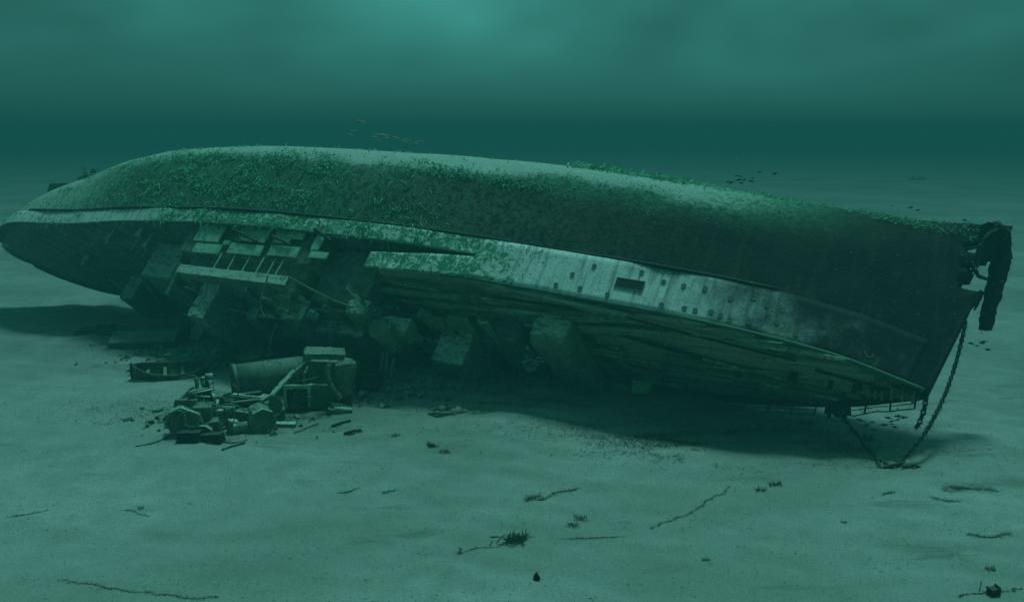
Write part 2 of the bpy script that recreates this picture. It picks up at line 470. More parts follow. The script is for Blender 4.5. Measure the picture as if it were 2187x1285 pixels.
# dents
dent = .22 * (vnoise(S_ / 3.1, V_ / 2.3, 21) - .5) + .30 * (vnoise(S_ / 9., V_ / 5., 22) - .5)
Wd = np.maximum(W_ + dent * smooth(0.3, 2.0, W_), 0)
up_side = np.stack([S_, -Wd, V_], -1); lo_side = np.stack([S_, W_, V_], -1)
Vv = np.concatenate([up_side.reshape(-1, 3), lo_side.reshape(-1, 3)])
I1 = np.arange(nt_ * nq_).reshape(nt_, nq_); I2 = I1 + nt_ * nq_
faces = []
for I, flip in ((I1, True), (I2, False)):
    f = np.stack([I[:-1, :-1], I[1:, :-1], I[1:, 1:], I[:-1, 1:]], -1)
    keep = np.ones(f.shape[:2], bool)
    tm = .5 * (ts[:-1] + ts[1:])
    keep[np.ix_(tm > T_BREAK, np.arange(nq_ - 1) >= NQ1 - 1)] = False
    sm = .25 * (S_[:-1, :-1] + S_[1:, 1:] + S_[1:, :-1] + S_[:-1, 1:]); vm = .5 * (V_[:-1, :-1] + V_[1:, 1:])
    # torn open behind the stem
    edge = -3.0 + 1.55 * smooth(2.8, 4.0, vm) * (1 - smooth(5.6, 7.0, vm)) + 1.3 * (vnoise(sm * 2.1, vm * 1.9, 31) - .5)
    keep &= ~((sm < edge) & (vm > 2.8) & (vm < 7.6))
    keep &= ~((((sm + 1.4) / .55) ** 2 + ((vm - 2.4) / .45) ** 2) < 1)
    faces.append((f[keep][:, ::-1] if flip else f[keep]))
cap = np.stack([I1[0, :-1], I1[0, 1:], I2[0, 1:], I2[0, :-1]], -1)       # stem plate between the two sides
vcap = V_[0, :-1]; cap = cap[(vcap < 2.6) | (vcap > 7.4)]
faces.append(cap)
Ff = np.concatenate(faces)
nrm = np.cross(np.gradient(up_side, axis=0), np.gradient(up_side, axis=1)); nrm /= np.linalg.norm(nrm, axis=-1, keepdims=True) + 1e-9
Rm = np.array([[E1.x, -OUT.x, UP.x], [E1.y, -OUT.y, UP.y], [E1.z, -OUT.z, UP.z]])
nw = nrm @ Rm.T; nw *= np.sign(nrm[..., 1:2] * -1 + 1e-9) * 1.0
nz = nw[..., 2]
nz = np.where(np.isfinite(nz), nz, .65)
aft = smooth(70, 98, S_)
silt = smooth(.74, .90, nz) * smooth(5, 24, S_) * 1.0
silt = np.maximum(silt, aft * .78 * (1 - .5 * smooth(.6, .95, Q)))
green = smooth(.64, .74, nz) * (1 - smooth(.10, .46, Q - .1 * aft)) * smooth(4, 16, S_)
green = np.maximum(green, np.maximum(aft * .95, .34 * smooth(30, 60, S_)))
fuzz = np.clip(.12 + .75 * smooth(14, 45, S_), 0, 1) * smooth(5, 26, S_)
chip = np.exp(-((S_ - 1.5) / 4.5) ** 2) * smooth(1.5, 3, V_) * (1 - smooth(7, 9, V_))
two = lambda a, b=None: np.concatenate([a.ravel(), (a if b is None else b).ravel()])
hull = np_mesh('hull', Vv, Ff, M_HULL, {'silt': two(silt, silt * 0), 'green': two(green, green * .3), 'fuzz': two(fuzz), 'chip': two(chip)}, parent=ship)
sol = hull.modifiers.new('plating', 'SOLIDIFY'); sol.thickness = .12; sol.offset = 0

# white painted upper strake, and the bulwark panel that runs on aft of the break
def strake(name, t0, t1, vlo, vhi, off=.13, nt=120, nv=9, both=False):
    t = np.linspace(t0, t1, nt); vl = vlo(t); vh = vhi(t)
    Vq = vl[:, None] + (vh - vl)[:, None] * np.linspace(0, 1, nv)[None, :]
    Tq = np.repeat(t[:, None], nv, 1)
    q = np.clip(q_of_v(Tq, Vq), 0, 1)
    s, w, _ = section(Tq, q)
    w = np.maximum(w + (.22 * (vnoise(s / 3.1, Vq / 2.3, 21) - .5) + .30 * (vnoise(s / 9., Vq / 5., 22) - .5)) * smooth(.3, 2, w), 0) + off
    P = np.stack([s, -w, Vq], -1).reshape(-1, 3)
    I = np.arange(nt * nv).reshape(nt, nv)
    f = np.stack([I[:-1, :-1], I[:-1, 1:], I[1:, 1:], I[1:, :-1]], -1).reshape(-1, 4)
    gr = .16 + .46 * smooth(19, 36, s) - .34 * smooth(66, 74, s) + .22 * smooth(92, 100, s)
    wear = .86 * (1 - smooth(0, 29, s)) - .06 + .55 * smooth(99, 104, s) * 0
    wear = wear + .22 * np.exp(-((Vq - (deck_v(Tq) - 3.7)) / .45) ** 2) * (1 - smooth(28, 40, s)) + .1 * (1 - smooth(14, 26, s))
    o = np_mesh(name, P, f, M_WHITE, {'green': gr.ravel(), 'wear': wear.ravel()}, parent=ship)
    so = o.modifiers.new('thick', 'SOLIDIFY'); so.thickness = .05; so.offset = 1
    return o
strake('white_strake', .012, T_BREAK, lambda t: deck_v(t) - 3.75, lambda t: deck_v(t) + .02)
strake('white_strake', T_BREAK, .945, lambda t: deck_v(t) - 3.75 - .25 * smooth(.6, .9, t), lambda t: deck_v(t) - DL + .02, nt=200)
strake('bulwark_panel', T_BREAK - .001, .404, lambda t: deck_v(t) - 2.0 + 1.0 * (t - T_BREAK) / .089, lambda t: deck_v(t) + .02 + .55 * (t - T_BREAK) / .089, nt=40, off=.10)

def edge_tube(name, t0, t1, vf, side, r, mat, n=90, dw=.06):
    t = np.linspace(t0, t1, n); v = vf(t); q = np.clip(q_of_v(t, v), 0, 1); s, w, _ = section(t, q)
    b = MB(); b.tube([L(a, side * (c + dw), d) for a, c, d in zip(s, w, v)], r, 6)
    return b.build(name, mat, ship, smooth_shade=True)
M_EDGE = silted('overgrown_edge_material', (.035, .12, .06), (.06, .17, .09), amount=.5, scale=2)
edge_tube('deck_edge_bar', .002, T_BREAK, deck_v, 1, .13, M_EDGE)
edge_tube('deck_edge_bar', T_BREAK, .995, lambda t: deck_v(t) - DL, 1, .13, M_EDGE)
edge_tube('deck_edge_bar', .002, .30, deck_v, -1, .14, M_DARK)
edge_tube('deck_edge_bar', .60, .995, lambda t: deck_v(t) - DL, -1, .14, M_DARK)
edge_tube('rubbing_strake', .10, .90, lambda t: deck_v(t) - 3.9 - .25 * smooth(.6, .9, t), 1, .14, M_DARK, dw=.1)

# decks
def deck_sheet(name, t0, t1, dv, mat, n=80):
    t = np.linspace(t0, t1, n); v = deck_v(t) + dv; q = np.clip(q_of_v(t, v), 0, 1)
    s, w, _ = section(t, np.clip(q, 0, 1)); nv = 15
    k = np.linspace(-1, 1, nv)
    P = np.stack([np.repeat(s[:, None], nv, 1), -w[:, None] * k[None, :] * .997, v[:, None] + .35 * (1 - k[None, :] ** 2) - .15 + 0 * w[:, None]], -1).reshape(-1, 3)
    I = np.arange(n * nv).reshape(n, nv)
    f = np.stack([I[:-1, :-1], I[1:, :-1], I[1:, 1:], I[:-1, 1:]], -1).reshape(-1, 4)
    return np_mesh(name, P, f, mat, parent=ship)
deck_sheet('fore_deck', .004, .405, -.35, M_SUBDECK)
deck_sheet('aft_deck', T_BREAK + .001, 1.008, -DL - .35, M_SUBDECK)

# deck planks: separate boards, uneven, a few missing
plank_me = None
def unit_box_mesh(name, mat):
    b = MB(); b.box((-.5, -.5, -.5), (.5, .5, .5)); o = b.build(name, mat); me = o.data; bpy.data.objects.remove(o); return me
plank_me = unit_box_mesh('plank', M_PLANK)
PW = .78
for row in range(-13, 13):
    wc = (row + .5) * PW
    s = 2.0 + R.uniform(0, 3)
    while s < 43:
        ln = R.uniform(4.5, 9.5)
        s0, s1 = s, min(s + ln, 43.4)
        s = s1 + .05
        # trim to the deck outline
        while s0 < s1 and abs(wc) + PW * .5 > half_breadth(s0) - .25: s0 += .25
        if s1 - s0 < 1.2 or R.random() < .07: continue
        z_side = .35 * (1 - (wc / half_breadth(.5 * (s0 + s1))) ** 2)
        o = bpy.data.objects.new('plank', plank_me); COL.objects.link(o); o.parent = ship
        o.location = (.5 * (s0 + s1), -wc, float(deck_v(.5 * (s0 + s1) / SHIP_L)) - .35 - .15 + z_side + .07 + R.uniform(-.05, .10))
        o.scale = (s1 - s0, PW - .07, .14)
        o.rotation_euler = (R.uniform(-.07, .07), R.uniform(-.012, .012), R.uniform(-.006, .006))

# portholes in the white strake, freight port as a dark panel
def side_frame(s, v):
    w = side_w(s, v); a = Vector(L(s + .3, side_w(s + .3, v), v)) - Vector(L(s - .3, side_w(s - .3, v), v))
    b = Vector(L(s, side_w(s, v + .3), v + .3)) - Vector(L(s, side_w(s, v - .3), v - .3))
    a.normalize(); b.normalize(); nn = a.cross(b)
    if nn.y > 0: nn = -nn
    b = nn.cross(a)
    wd = w + .22 * (float(vnoise(s / 3.1, v / 2.3, 21)) - .5) + .30 * (float(vnoise(s / 9., v / 5., 22)) - .5)
    p = L(s, wd + .19, v)
    return Matrix(((a.x, b.x, nn.x, p.x), (a.y, b.y, nn.y, p.y), (a.z, b.z, nn.z, p.z), (0, 0, 0, 1)))
pb = MB()
for k in range(12):
    a0, a1 = k * math.pi / 6, (k + 1) * math.pi / 6
    ring = []
    for a in (a0, a1):
        c_, s_ = math.cos(a), math.sin(a)
        ring.append([(.27 * c_, .27 * s_, 0), (.27 * c_, .27 * s_, .05), (.21 * c_, .21 * s_, .05), (.21 * c_, .21 * s_, .0)])
    pb.add(ring[0] + ring[1], [(0, 4, 5, 1), (1, 5, 6, 2), (2, 6, 7, 3)])
pring = pb.build('porthole', M_STEEL); pme = pring.data; bpy.data.objects.remove(pring)
gb = MB(); gb.add([(.23 * math.cos(k * math.pi / 6), .23 * math.sin(k * math.pi / 6), .012) for k in range(12)], [tuple(range(12))])
gl = gb.build('glass', M_STEEL); gme = gl.data; bpy.data.objects.remove(gl)
def porthole(s, v, sc=1.0):
    o = bpy.data.objects.new('porthole', pme); COL.objects.link(o); o.parent = ship
    o.matrix_local = side_frame(s, v) @ Matrix.Diagonal((sc, sc, sc, 1))
    g = bpy.data.objects.new('glass', gme); COL.objects.link(g); g.parent = o
for (px, py) in ((1190, 612), (1241, 619), (1272, 573), (1225, 590), (1300, 632), (1372, 584), (1418, 603), (1462, 613), (1415, 655), (1463, 661), (1508, 620), (1486, 665), (1540, 676), (1562, 640), (1600, 690), (1640, 655), (1612, 640), (1660, 690), (1700, 715), (1672, 665), (1560, 686), (1520, 668)):
    s, w, v = on_side(px, py)
    porthole(s, v, .72)
s, w, v = on_side(1856, 755); porthole(s, v, 1.3)
s, w, v = on_side(1347, 611)
fm = side_frame(s, v)
fd = MB(); fd.box((-1.25, -.45, .005), (1.25, .45, .03)); dr = fd.build('freight_port_shade', M_DARK, ship); dr.matrix_local = fm @ Matrix.Diagonal((.86, .86, 1, 1))  # flat dark panel paints the shade inside the open port
dr['label'] = 'dark panel for the shade inside the open freight port in the white side'
fb = MB()
for a in (((-1.31, -.51, 0), (1.31, -.45, .07)), ((-1.31, .45, 0), (1.31, .51, .07)), ((-1.31, -.45, 0), (-1.25, .45, .07)), ((1.25, -.45, 0), (1.31, .45, .07))): fb.box(*a)
fb.build('door_frame', M_STEEL, dr)

# stem bar torn loose and hanging
tipL = to_local(far(2150, 500, 69.0))
b = MB()
path = [far(x, y, 69.0) for x, y in ((2118, 482), (2138, 500), (2140, 540), (2130, 590), (2117, 640), (2108, 680), (2104, 704))]
b.tube([to_local(p) for p in path], [.62, .70, .72, .66, .56, .52, .44], 8, flat=.8)
sb = crust(b.build('stem_bar', M_DARK, ship, smooth_shade=True), .35, .6, 3)
b = MB()
ctr = [to_local(far(x, y, 68.9)) for x, y in ((2094, 484), (2112, 477), (2138, 484), (2156, 502), (2160, 528), (2150, 556), (2128, 566), (2114, 548), (2102, 552), (2096, 530), (2086, 524), (2090, 500))]
b.prism([p + Vector((0, -.35, 0)) for p in ctr], Vector((0, .5, 0)))
crust(b.build('forefoot', M_DARK, ship, bevel=.15), .3, .6, 3)
b = MB()
for pts, r in ((((2042, 640), (2075, 655), (2092, 640), (2100, 622)), .22), (((2072, 560), (2090, 590), (2112, 598)), .2), (((2050, 545), (2072, 558), (2070, 580)), .12), (((2095, 620), (2088, 650), (2080, 662)), .14), (((2062, 532), (2088, 528), (2100, 515)), .14)):
    b.tube([to_local(far(x, y, 68.0)) for x, y in pts], r, 5, r1=r * .5)
b.build('torn_plating', M_DARK, ship, smooth_shade=True)

# ------------------------------------------------------------------ superstructure
def lbox(mb, s0, s1, w0, w1, v0, v1, jit=0.0):
    mb.box((min(s0, s1), -max(w0, w1), min(v0, v1)), (max(s0, s1), -min(w0, w1), max(v0, v1)), jit=jit)
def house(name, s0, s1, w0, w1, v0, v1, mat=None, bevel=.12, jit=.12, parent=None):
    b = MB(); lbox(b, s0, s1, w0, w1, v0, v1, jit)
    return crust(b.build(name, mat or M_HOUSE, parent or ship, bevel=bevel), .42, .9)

HB = VA - .3
WP = 10.55                     # plane of the lit side plates
V1 = on_w(530, 546, WP)[1]; HT0 = on_w(420, 569, WP)[1]; HT = HT0 + .95
# long midship house: dark body, lit plates along its upper side
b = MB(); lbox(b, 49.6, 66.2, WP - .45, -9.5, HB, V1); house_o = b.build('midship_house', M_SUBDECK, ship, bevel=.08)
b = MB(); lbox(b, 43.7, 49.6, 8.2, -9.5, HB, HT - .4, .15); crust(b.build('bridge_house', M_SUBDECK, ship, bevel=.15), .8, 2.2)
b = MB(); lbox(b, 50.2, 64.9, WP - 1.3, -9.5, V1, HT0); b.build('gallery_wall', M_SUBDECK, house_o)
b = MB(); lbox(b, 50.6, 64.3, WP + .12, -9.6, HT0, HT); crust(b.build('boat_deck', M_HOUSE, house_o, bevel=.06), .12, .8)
plate_me = unit_box_mesh('side_panel', M_PANEL)
def plate(x0, x1, y0, y1, w=WP, th=.14, tilt=0):
    (sa, va), (sb_, vb) = on_w(x0, y0, w), on_w(x1, y0, w)
    _, vc = on_w(x0, y1, w); s0, s1 = sorted((sa, sb_)); vt = .5 * (va + vb)
    v1 = vt + (vc - va)
    o = bpy.data.objects.new('side_panel', plate_me); COL.objects.link(o); o.parent = house_o
    o.location = (.5 * (s0 + s1), -w, .5 * (vt + v1)); o.scale = (s1 - s0, th, v1 - vt)
    o.rotation_euler = (R.uniform(-.05, .05) + tilt, 0, R.uniform(-.02, .02))
for x0, x1, y0, y1 in ((432, 487, 481, 517), (517, 583, 486, 517), (597, 632, 491, 520), (634, 658, 490, 512), (681, 698, 498, 535), (698, 745, 492, 506),
                       (419, 478, 521, 541), (494, 567, 522, 544), (580, 645, 526, 548), (664, 704, 538, 552)):
    plate(x0, x1, y0, y1)
for x0, x1, y0, y1 in ((480, 494, 514, 523), (560, 575, 505, 512)): plate(x0, x1, y0, y1, WP - .06)
# stanchions of the gallery and fallen davit arms
for px in (466, 497, 530, 561, 587, 606):
    s, v = on_w(px, 556, WP - .2)
    b = MB(); b.tube([L(s, WP - .2, V1 - .1), L(s + R.uniform(-.1, .1), WP - .1, HT0 + .05)], .075, 6); b.build('stanchion', M_PANEL, house_o)
for (a, c) in (((491, 486), (548, 516)), ((579, 503), (622, 524)), ((673, 488), (707, 514))):
    s0, v0 = on_w(*a, WP + .3); s1, v1 = on_w(*c, WP + .3)
    b = MB(); b.tube([L(s0, WP + .3, v0), L(.5 * (s0 + s1), WP + .4, .5 * (v0 + v1)), L(s1, WP + .3, v1)], .13, 6); b.build('davit', M_DARK, ship)
for (a, c) in (((494, 490), (512, 517)), ((672, 490), (655, 530))):
    s0, v0 = on_w(*a, WP + .2); s1, v1 = on_w(*c, WP + .2)
    b = MB(); b.tube([L(s0, WP + .2, v0), L(s1, WP + .2, v1)], .10, 6); b.build('davit', M_DARK, ship)

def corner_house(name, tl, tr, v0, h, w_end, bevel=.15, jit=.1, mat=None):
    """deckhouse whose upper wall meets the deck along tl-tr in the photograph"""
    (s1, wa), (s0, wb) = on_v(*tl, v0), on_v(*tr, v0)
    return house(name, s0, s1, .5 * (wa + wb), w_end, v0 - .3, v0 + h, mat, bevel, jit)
corner_house('hatch_house', (940, 712), (1012, 725), D + 2.2, 2.6, -9, .10)
corner_house('winch_house', (1142, 678), (1217, 681), D + .8, 2.0, -6.5, .55, .15)
corner_house('mast_house', (1045, 665), (1128, 678), D, 2.2, -9, .2, .3, M_SUBDECK)
corner_house('poop_house', (335, 520), (402, 530), VA, 3.9, -9, .15)
corner_house('steering_house', (280, 592), (306, 594), VA, 3.0, -11, .2)
corner_house('skylight', (612, 640), (662, 650), HT, 1.8, 1.0, .12)
corner_house('bridge_wing', (676, 655), (800, 690), HT - .4, 2.0, 1.0, .15)
corner_house('wheel_house', (806, 672), (880, 686), HT - .4, 1.5, 4.5, .4)
corner_house('funnel_casing', (437, 604), (470, 606), HT, 3.7, -5, .1)
corner_house('funnel_casing', (418, 688), (442, 692), HT, 2.1, -6, .1)
corner_house('ventilator_box', (536, 652), (560, 655), HT, 1.5, -3, .1)
corner_house('locker', (816, 734), (842, 738), HT - .4, 1.2, -6, .15)
corner_house('locker', (538, 700), (556, 704), HT, 1.6, -6, .15)
corner_house('chart_house', (740, 640), (790, 652), HT - .4, 1.2, -2, .15)
# round tank lying across the boat deck
s, w = on_v(492, 655, HT)
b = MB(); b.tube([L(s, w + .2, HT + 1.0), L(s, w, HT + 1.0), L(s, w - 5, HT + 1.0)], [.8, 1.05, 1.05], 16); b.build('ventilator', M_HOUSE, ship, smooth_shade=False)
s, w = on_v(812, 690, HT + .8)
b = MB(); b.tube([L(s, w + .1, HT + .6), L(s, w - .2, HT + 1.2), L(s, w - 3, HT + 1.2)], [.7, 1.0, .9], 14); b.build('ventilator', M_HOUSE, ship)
# collapsed decks and plating heaped along the deck side
def collapsed(n, s_rng, w_rng, v_rng, size, seed, names=('collapsed_plate', 'fallen_girder', 'crushed_casing')):
    rr = random.Random(seed)
    for k in range(n):
        s = rr.uniform(*s_rng); w = rr.uniform(*w_rng); v = rr.uniform(*v_rng); kind = rr.choice((0, 0, 1, 1, 2))
        if kind == 0: d = (rr.uniform(.6, 1.5) * size, rr.uniform(1.5, 3.8) * size, rr.uniform(.10, .25))
        elif kind == 1: d = (rr.uniform(.18, .4), rr.uniform(2.5, 6) * size, rr.uniform(.2, .45))
        else: d = (rr.uniform(.7, 1.8) * size, rr.uniform(1.2, 3) * size, rr.uniform(.6, 1.3) * size)
        b = MB(); b.box([-.5 * q for q in d], [.5 * q for q in d], jit=.18 * size)
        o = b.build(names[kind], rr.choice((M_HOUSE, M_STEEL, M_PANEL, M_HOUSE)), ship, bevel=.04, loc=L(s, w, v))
        o.rotation_euler = (rr.gauss(-.1, .28), rr.gauss(0, .25), rr.gauss(0, .22)); crust(o, .28, .6, 3)
def stringers(n, s_rng, w_rng, v_rng, seed):
    rr = random.Random(seed)
    for k in range(n):
        s = rr.uniform(*s_rng); w = rr.uniform(*w_rng); w = max(-half_breadth(s) + .5, min(half_breadth(s) - .5, w)); d = (rr.uniform(3.5, 11), rr.uniform(.12, .5), rr.uniform(.10, .4))
        b = MB(); b.box([-.5 * q for q in d], [.5 * q for q in d], jit=.08)
        o = b.build('fallen_beam', rr.choice((M_PLANK, M_SUBDECK, M_HOUSE, M_STEEL)), ship, loc=L(s, w, rr.uniform(*v_rng))); o.rotation_euler = (rr.gauss(0, .3), rr.gauss(0, .03), rr.gauss(.02, .07)); crust(o, .22, .6, 3)
stringers(44, (22, 46), (-6, 8.5), (D - .1, D + .7), 31)
stringers(16, (8, 24), (-5, 6), (D - .1, D + .25), 32)
stringers(20, (44, 62), (-4, 8), (HT, HT + .7), 33)
collapsed(26, (50, 64), (-2, 9.5), (HT + .1, HT + 1.1), 1.0, 1)
collapsed(22, (43, 51), (-3, 8.5), (HT - .3, HT + 1.0), 1.0, 2)
collapsed(48, (29, 46), (-9, 6), (D + .1, D + 2.4), 1.0, 3)
collapsed(16, (22, 31), (-7, 3), (D + .1, D + 1.2), .9, 4)
collapsed(30, (63, 80), (-8, 6.5), (VA + .1, VA + 3.4), 1.1, 5)
collapsed(34, (33, 51), (-12, 1), (D + 1, D + 4.6), 1.15, 9)
collapsed(18, (52, 66), (-12, -2), (HT - 1, HT + 3), 1.2, 10)
collapsed(12, (76, 92), (-10, -2), (VA + .1, VA + 1.6), 1.0, 6)
collapsed(14, (50, 62), (-8, -1), (HT - 1.5, HT + 1.6), 1.1, 7)
# rails and ledges on the roofs
def ledge(a, c, v, r=.11, mat=None, name='deck_ledge'):
    s0, w0 = on_v(*a, v); s1, w1 = on_v(*c, v)
    b = MB(); b.tube([L(s0, w0, v), L(.5 * (s0 + s1), .5 * (w0 + w1), v + .05), L(s1, w1, v)], r, 6); return b.build(name, mat or M_HOUSE, ship)
ledge((615, 590), (712, 642), HT + .05, .09, M_STEEL); ledge((712, 642), (812, 674), HT + .05, .10, M_STEEL)
ledge((1250, 690), (1500, 765), D + .1, .16, M_DARK); ledge((1500, 765), (1640, 800), D + .05, .14, M_DARK)
ledge((1050, 632), (1300, 668), D + .02, .12, M_DARK); ledge((1300, 668), (1700, 770), D + .05, .10, M_DARK)
ledge((1420, 745), (1690, 812), D + .08, .12, M_PLANK); ledge((1740, 790), (1900, 830), D + .06, .10, M_DARK)
ledge((830, 600), (1080, 645), D + .1, .14, M_PLANK); ledge((850, 640), (1050, 668), D + .15, .16, M_PLANK)
# boat skids, winches, bollards on the fore deck
def drum(px, py, v, r, ln, name='winch'):
    s, w = on_v(px, py, v)
    root = MB(); root.tube([L(s - ln / 2, w, v + r), L(s + ln / 2, w, v + r)], r * .55, 12); o = root.build(name, M_STEEL, ship)
    for k in (-.5, 0, .5):
        b = MB(); b.tube([L(s + k * ln - .08, w, v + r), L(s + k * ln + .08, w, v + r)], r, 14); b.build('flange', M_HOUSE, o)
    b = MB(); lbox(b, s - ln / 2, s + ln / 2, w - r * .8, w + r * .8, v - .3, v + .25); b.build('bed', M_DARK, o)
    return o
drum(1020, 800, D, 1.05, 2.6); drum(1236, 752, D, 1.1, 2.4); drum(1262, 770, D, .8, 2.0)
drum(1930, 832, D, .45, 1.4, 'windlass'); drum(1872, 833, D, .35, .9, 'windlass')
for px, py in ((1838, 818), (1826, 822), (1800, 845), (1700, 800), (1690, 797), (1775, 815), (1580, 792), (1960, 838), (1945, 828)):
    s, w = on_v(px, py, D)
    b = MB(); b.tube([L(s, w, D - .3), L(s, w, D + .35), L(s, w, D + .36), L(s, w, D + .55)], [.15, .15, .22, .22], 8); b.build('bollard', M_DARK, ship)
# bow railing, bent, below the lower deck edge
def rail(s0, s1, side, n, mat):
    b = MB(); b2 = MB(); ss = np.linspace(s0, s1, n)
    o = None
    top = []; mid_ = []
    for i, s in enumerate(ss):
        w = side * (half_breadth(s) - .05); h = .85 + .07 * math.sin(i * 1.7) + .05 * math.sin(i * 4.1); lean = .08 * math.sin(i * 2.3)
        dv = float(deck_v(s / SHIP_L))
        p0, p1 = L(s, w, dv - .1), L(s + lean, w + .04 * math.sin(i), dv + h)
        pm = p0.lerp(p1, .55)
        if i % 2 == 0:
            q = MB(); q.tube([p0, p1], .07, 5); q.build('rail_post', mat, ship)
        top.append(p1); mid_.append(pm)
    b.tube(top, .05, 5); b.build('handrail', mat, ship); b2.tube(mid_, .035, 5); b2.build('handrail', mat, ship)
rail(.8, 7.0, -1, 8, M_DARK); rail(8.2, 17, -1, 10, M_DARK); rail(.5, 3.2, 1, 6, M_DARK)
# torn plate clump where the lower chain leaves the deck
s, w = on_v(1790, 868, D)
b = MB()
for k in range(7): 
    b.box((s - .9 + k * .25, -w - .25 + R.uniform(-.3, .3), D - .2), (s - .6 + k * .25, -w + .2 + R.uniform(-.2, .3), D + R.uniform(.3, .9)), jit=.12)
b.build('fairlead', M_DARK, ship)
# pieces on the aft deck
for px, py, h in ((186, 548, 1.2), (230, 500, .7), (300, 488, .9), (320, 500, 1.6)):
    s, w = on_v(px, py, VA); house('deck_fitting', s - .35, s + .35, w, w - .8, VA - .3, VA + h, M_HOUSE, .05, .1)
for a, h in (((303, 496), 2.2), ((245, 488), 1.9), ((330, 505), 2.4), ((212, 498), 1.8)):
    s, w = on_v(*a, VA); b = MB(); b.tube([L(s, w, VA - .2), L(s + .3, w - .2, VA + h)], .06, 5); b.build('stanchion', M_PANEL, ship)
s, w = on_v(384, 560, VA + 3.9); b = MB(); b.tube([to_local(far(387, 560, 92)), to_local(far(372, 595, 91.6)), to_local(far(356, 628, 91))], .22, 6); b.build('broken_boom', M_PANEL, ship)
# propellers and rudder at the stern
def blade(b, c, axis_dir, ang, r):
    a = axis_dir.normalized(); u = a.cross(Vector((0, 0, 1))).normalized(); w_ = a.cross(u)
    d = u * math.cos(ang) + w_ * math.sin(ang); e = a.cross(d)
    pts = []
    for k, (rr, hw) in enumerate(((.15, .12), (.45, .34), (.75, .42), (1, .16))):
        tw = .7 - .35 * rr
        pts.append((c + d * rr * r + (e * math.cos(tw) + a * math.sin(tw)) * hw * r, c + d * rr * r - (e * math.cos(tw) + a * math.sin(tw)) * hw * r))
    vsx = [q for p in pts for q in p]
    th = a * .1
    n = len(vsx); fs = []
    for k in range(3): fs += [(2 * k, 2 * k + 1, 2 * k + 3, 2 * k + 2), tuple(n + i for i in (2 * k + 2, 2 * k + 3, 2 * k + 1, 2 * k))]
    b.add(vsx + [q + th for q in vsx], fs)
M_PROP = silted('overgrown_bronze_material', (.05, .13, .08), (.10, .20, .13), silt=(.25, .33, .26), amount=.6, scale=1)
pc = to_local(far(188, 377, 117)); ax = Vector((1, 0, .12))
b = MB(); b.tube([pc - ax * 5, pc + ax * .6], .35, 10, r1=.3); pr = b.build('propeller', M_PROP, ship)
for k in range(4):
    b = MB(); blade(b, pc, ax, .4 + k * math.pi / 2, 1.45); crust(b.build('blade', M_PROP, pr), .25, .5, 3)
b = MB(); q0, q1, q2, q3 = (to_local(far(*p, 121)) for p in ((105, 392), (165, 390), (140, 412), (98, 420)))
b.prism([q0, q1, q2, q3], Vector((0, .5, 0))); b.build('rudder', M_PROP, ship, bevel=.05)

# ------------------------------------------------------------------ growth on the hull (uncountable)
def blades(name, P, Dv, Nv, length, width, mat, bend=.5, label=None):
    """P root points, Dv directions, Nv side vectors (n,3); three-segment tapered strips"""
    n = len(P); t = np.array([0, .4, .75, 1.0]); wd = np.array([1, .9, .6, .08])
    down = np.array([0, 0, -1.0])
    rings = []
    for k in range(4):
        c = P + Dv * (length * t[k])[:, None] + down * (bend * length * t[k] ** 2)[:, None]
        rings.append(c - Nv * (width * wd[k] * .5)[:, None]); rings.append(c + Nv * (width * wd[k] * .5)[:, None])
    V = np.stack(rings, 1).reshape(-1, 3); base = np.arange(n)[:, None] * 8
    F = np.concatenate([base + np.array([[0, 1, 3, 2]]), base + np.array([[2, 3, 5, 4]]), base + np.array([[4, 5, 7, 6]])], 0)
    o = np_mesh(name, V, F, mat, smooth_shade=False)
    if label: tag(o, label, 'seaweed', None, 'stuff')
    return o
Wpts = (up_side @ Rm.T) + np.array(P0)
def scatter(prob, n, seed):
    rg = np.random.default_rng(seed)
    prob = prob * plated
    e1 = Wpts[1:, :-1] - Wpts[:-1, :-1]; e2 = Wpts[:-1, 1:] - Wpts[:-1, :-1]
    area = np.linalg.norm(np.cross(e1, e2), axis=-1)
    p = (prob[:-1, :-1] * area).ravel(); p = p / p.sum()
    k = rg.choice(p.size, n, p=p); i, j = np.unravel_index(k, area.shape)
    a = rg.random(n); b_ = rg.random(n)
    pos = Wpts[i, j] + e1[i, j] * a[:, None] + e2[i, j] * b_[:, None]
    return pos, nw[i, j], S_[i, j], Q[i, j], rg
def grow(name, prob, n, seed, l0, l1, wfac, mat, bend, out, label, along=.8):
    pos, nor, s, q, rg = scatter(prob, n, seed)
    tang = rg.normal(size=(n, 3)) * .55 + np.array([E1.x, E1.y, E1.z]) * (-along)
    d = nor * out + tang * .8 + np.array([0, 0, .12]); d /= np.linalg.norm(d, axis=1, keepdims=True)
    side = np.cross(d, rg.normal(size=(n, 3))); side /= np.linalg.norm(side, axis=1, keepdims=True) + 1e-9
    ln = (l0 + (l1 - l0) * rg.random(n) ** 2) * (.42 + .58 * smooth(6, 45, s))
    return blades(name, pos - nor * .05, d, side, ln, ln * wfac, mat, bend, label)
clump = .06 + 2.4 * smooth(.40, .75, vnoise(S_ / 2.4, V_ / .9, 41)) * smooth(.25, .6, vnoise(S_ / 7., V_ / 2.6, 42)) + .5 * smooth(.5, .8, vnoise(S_ / .8, V_ / .5, 43)) 
plated = (V_ < deck_v(np.clip(T, 0, 1)) - np.where(T > T_BREAK, DL + .1, .1)) * 1.0
pg = green * clump * (1 - .93 * smooth(.84, .93, nz)) * (S_ > 2) * (1 - .8 * aft)
grow('green_seaweed', pg, 120000, 1, .20, 1.0, .12, M_WEED, .55, .55, 'green seaweed tufts covering the upturned hull side')
grow('silted_seaweed', silt * clump * (S_ > 8), 60000, 2, .10, .34, .18, M_PALEWEED, .4, .5, 'pale silt covered seaweed along the top of the hull')
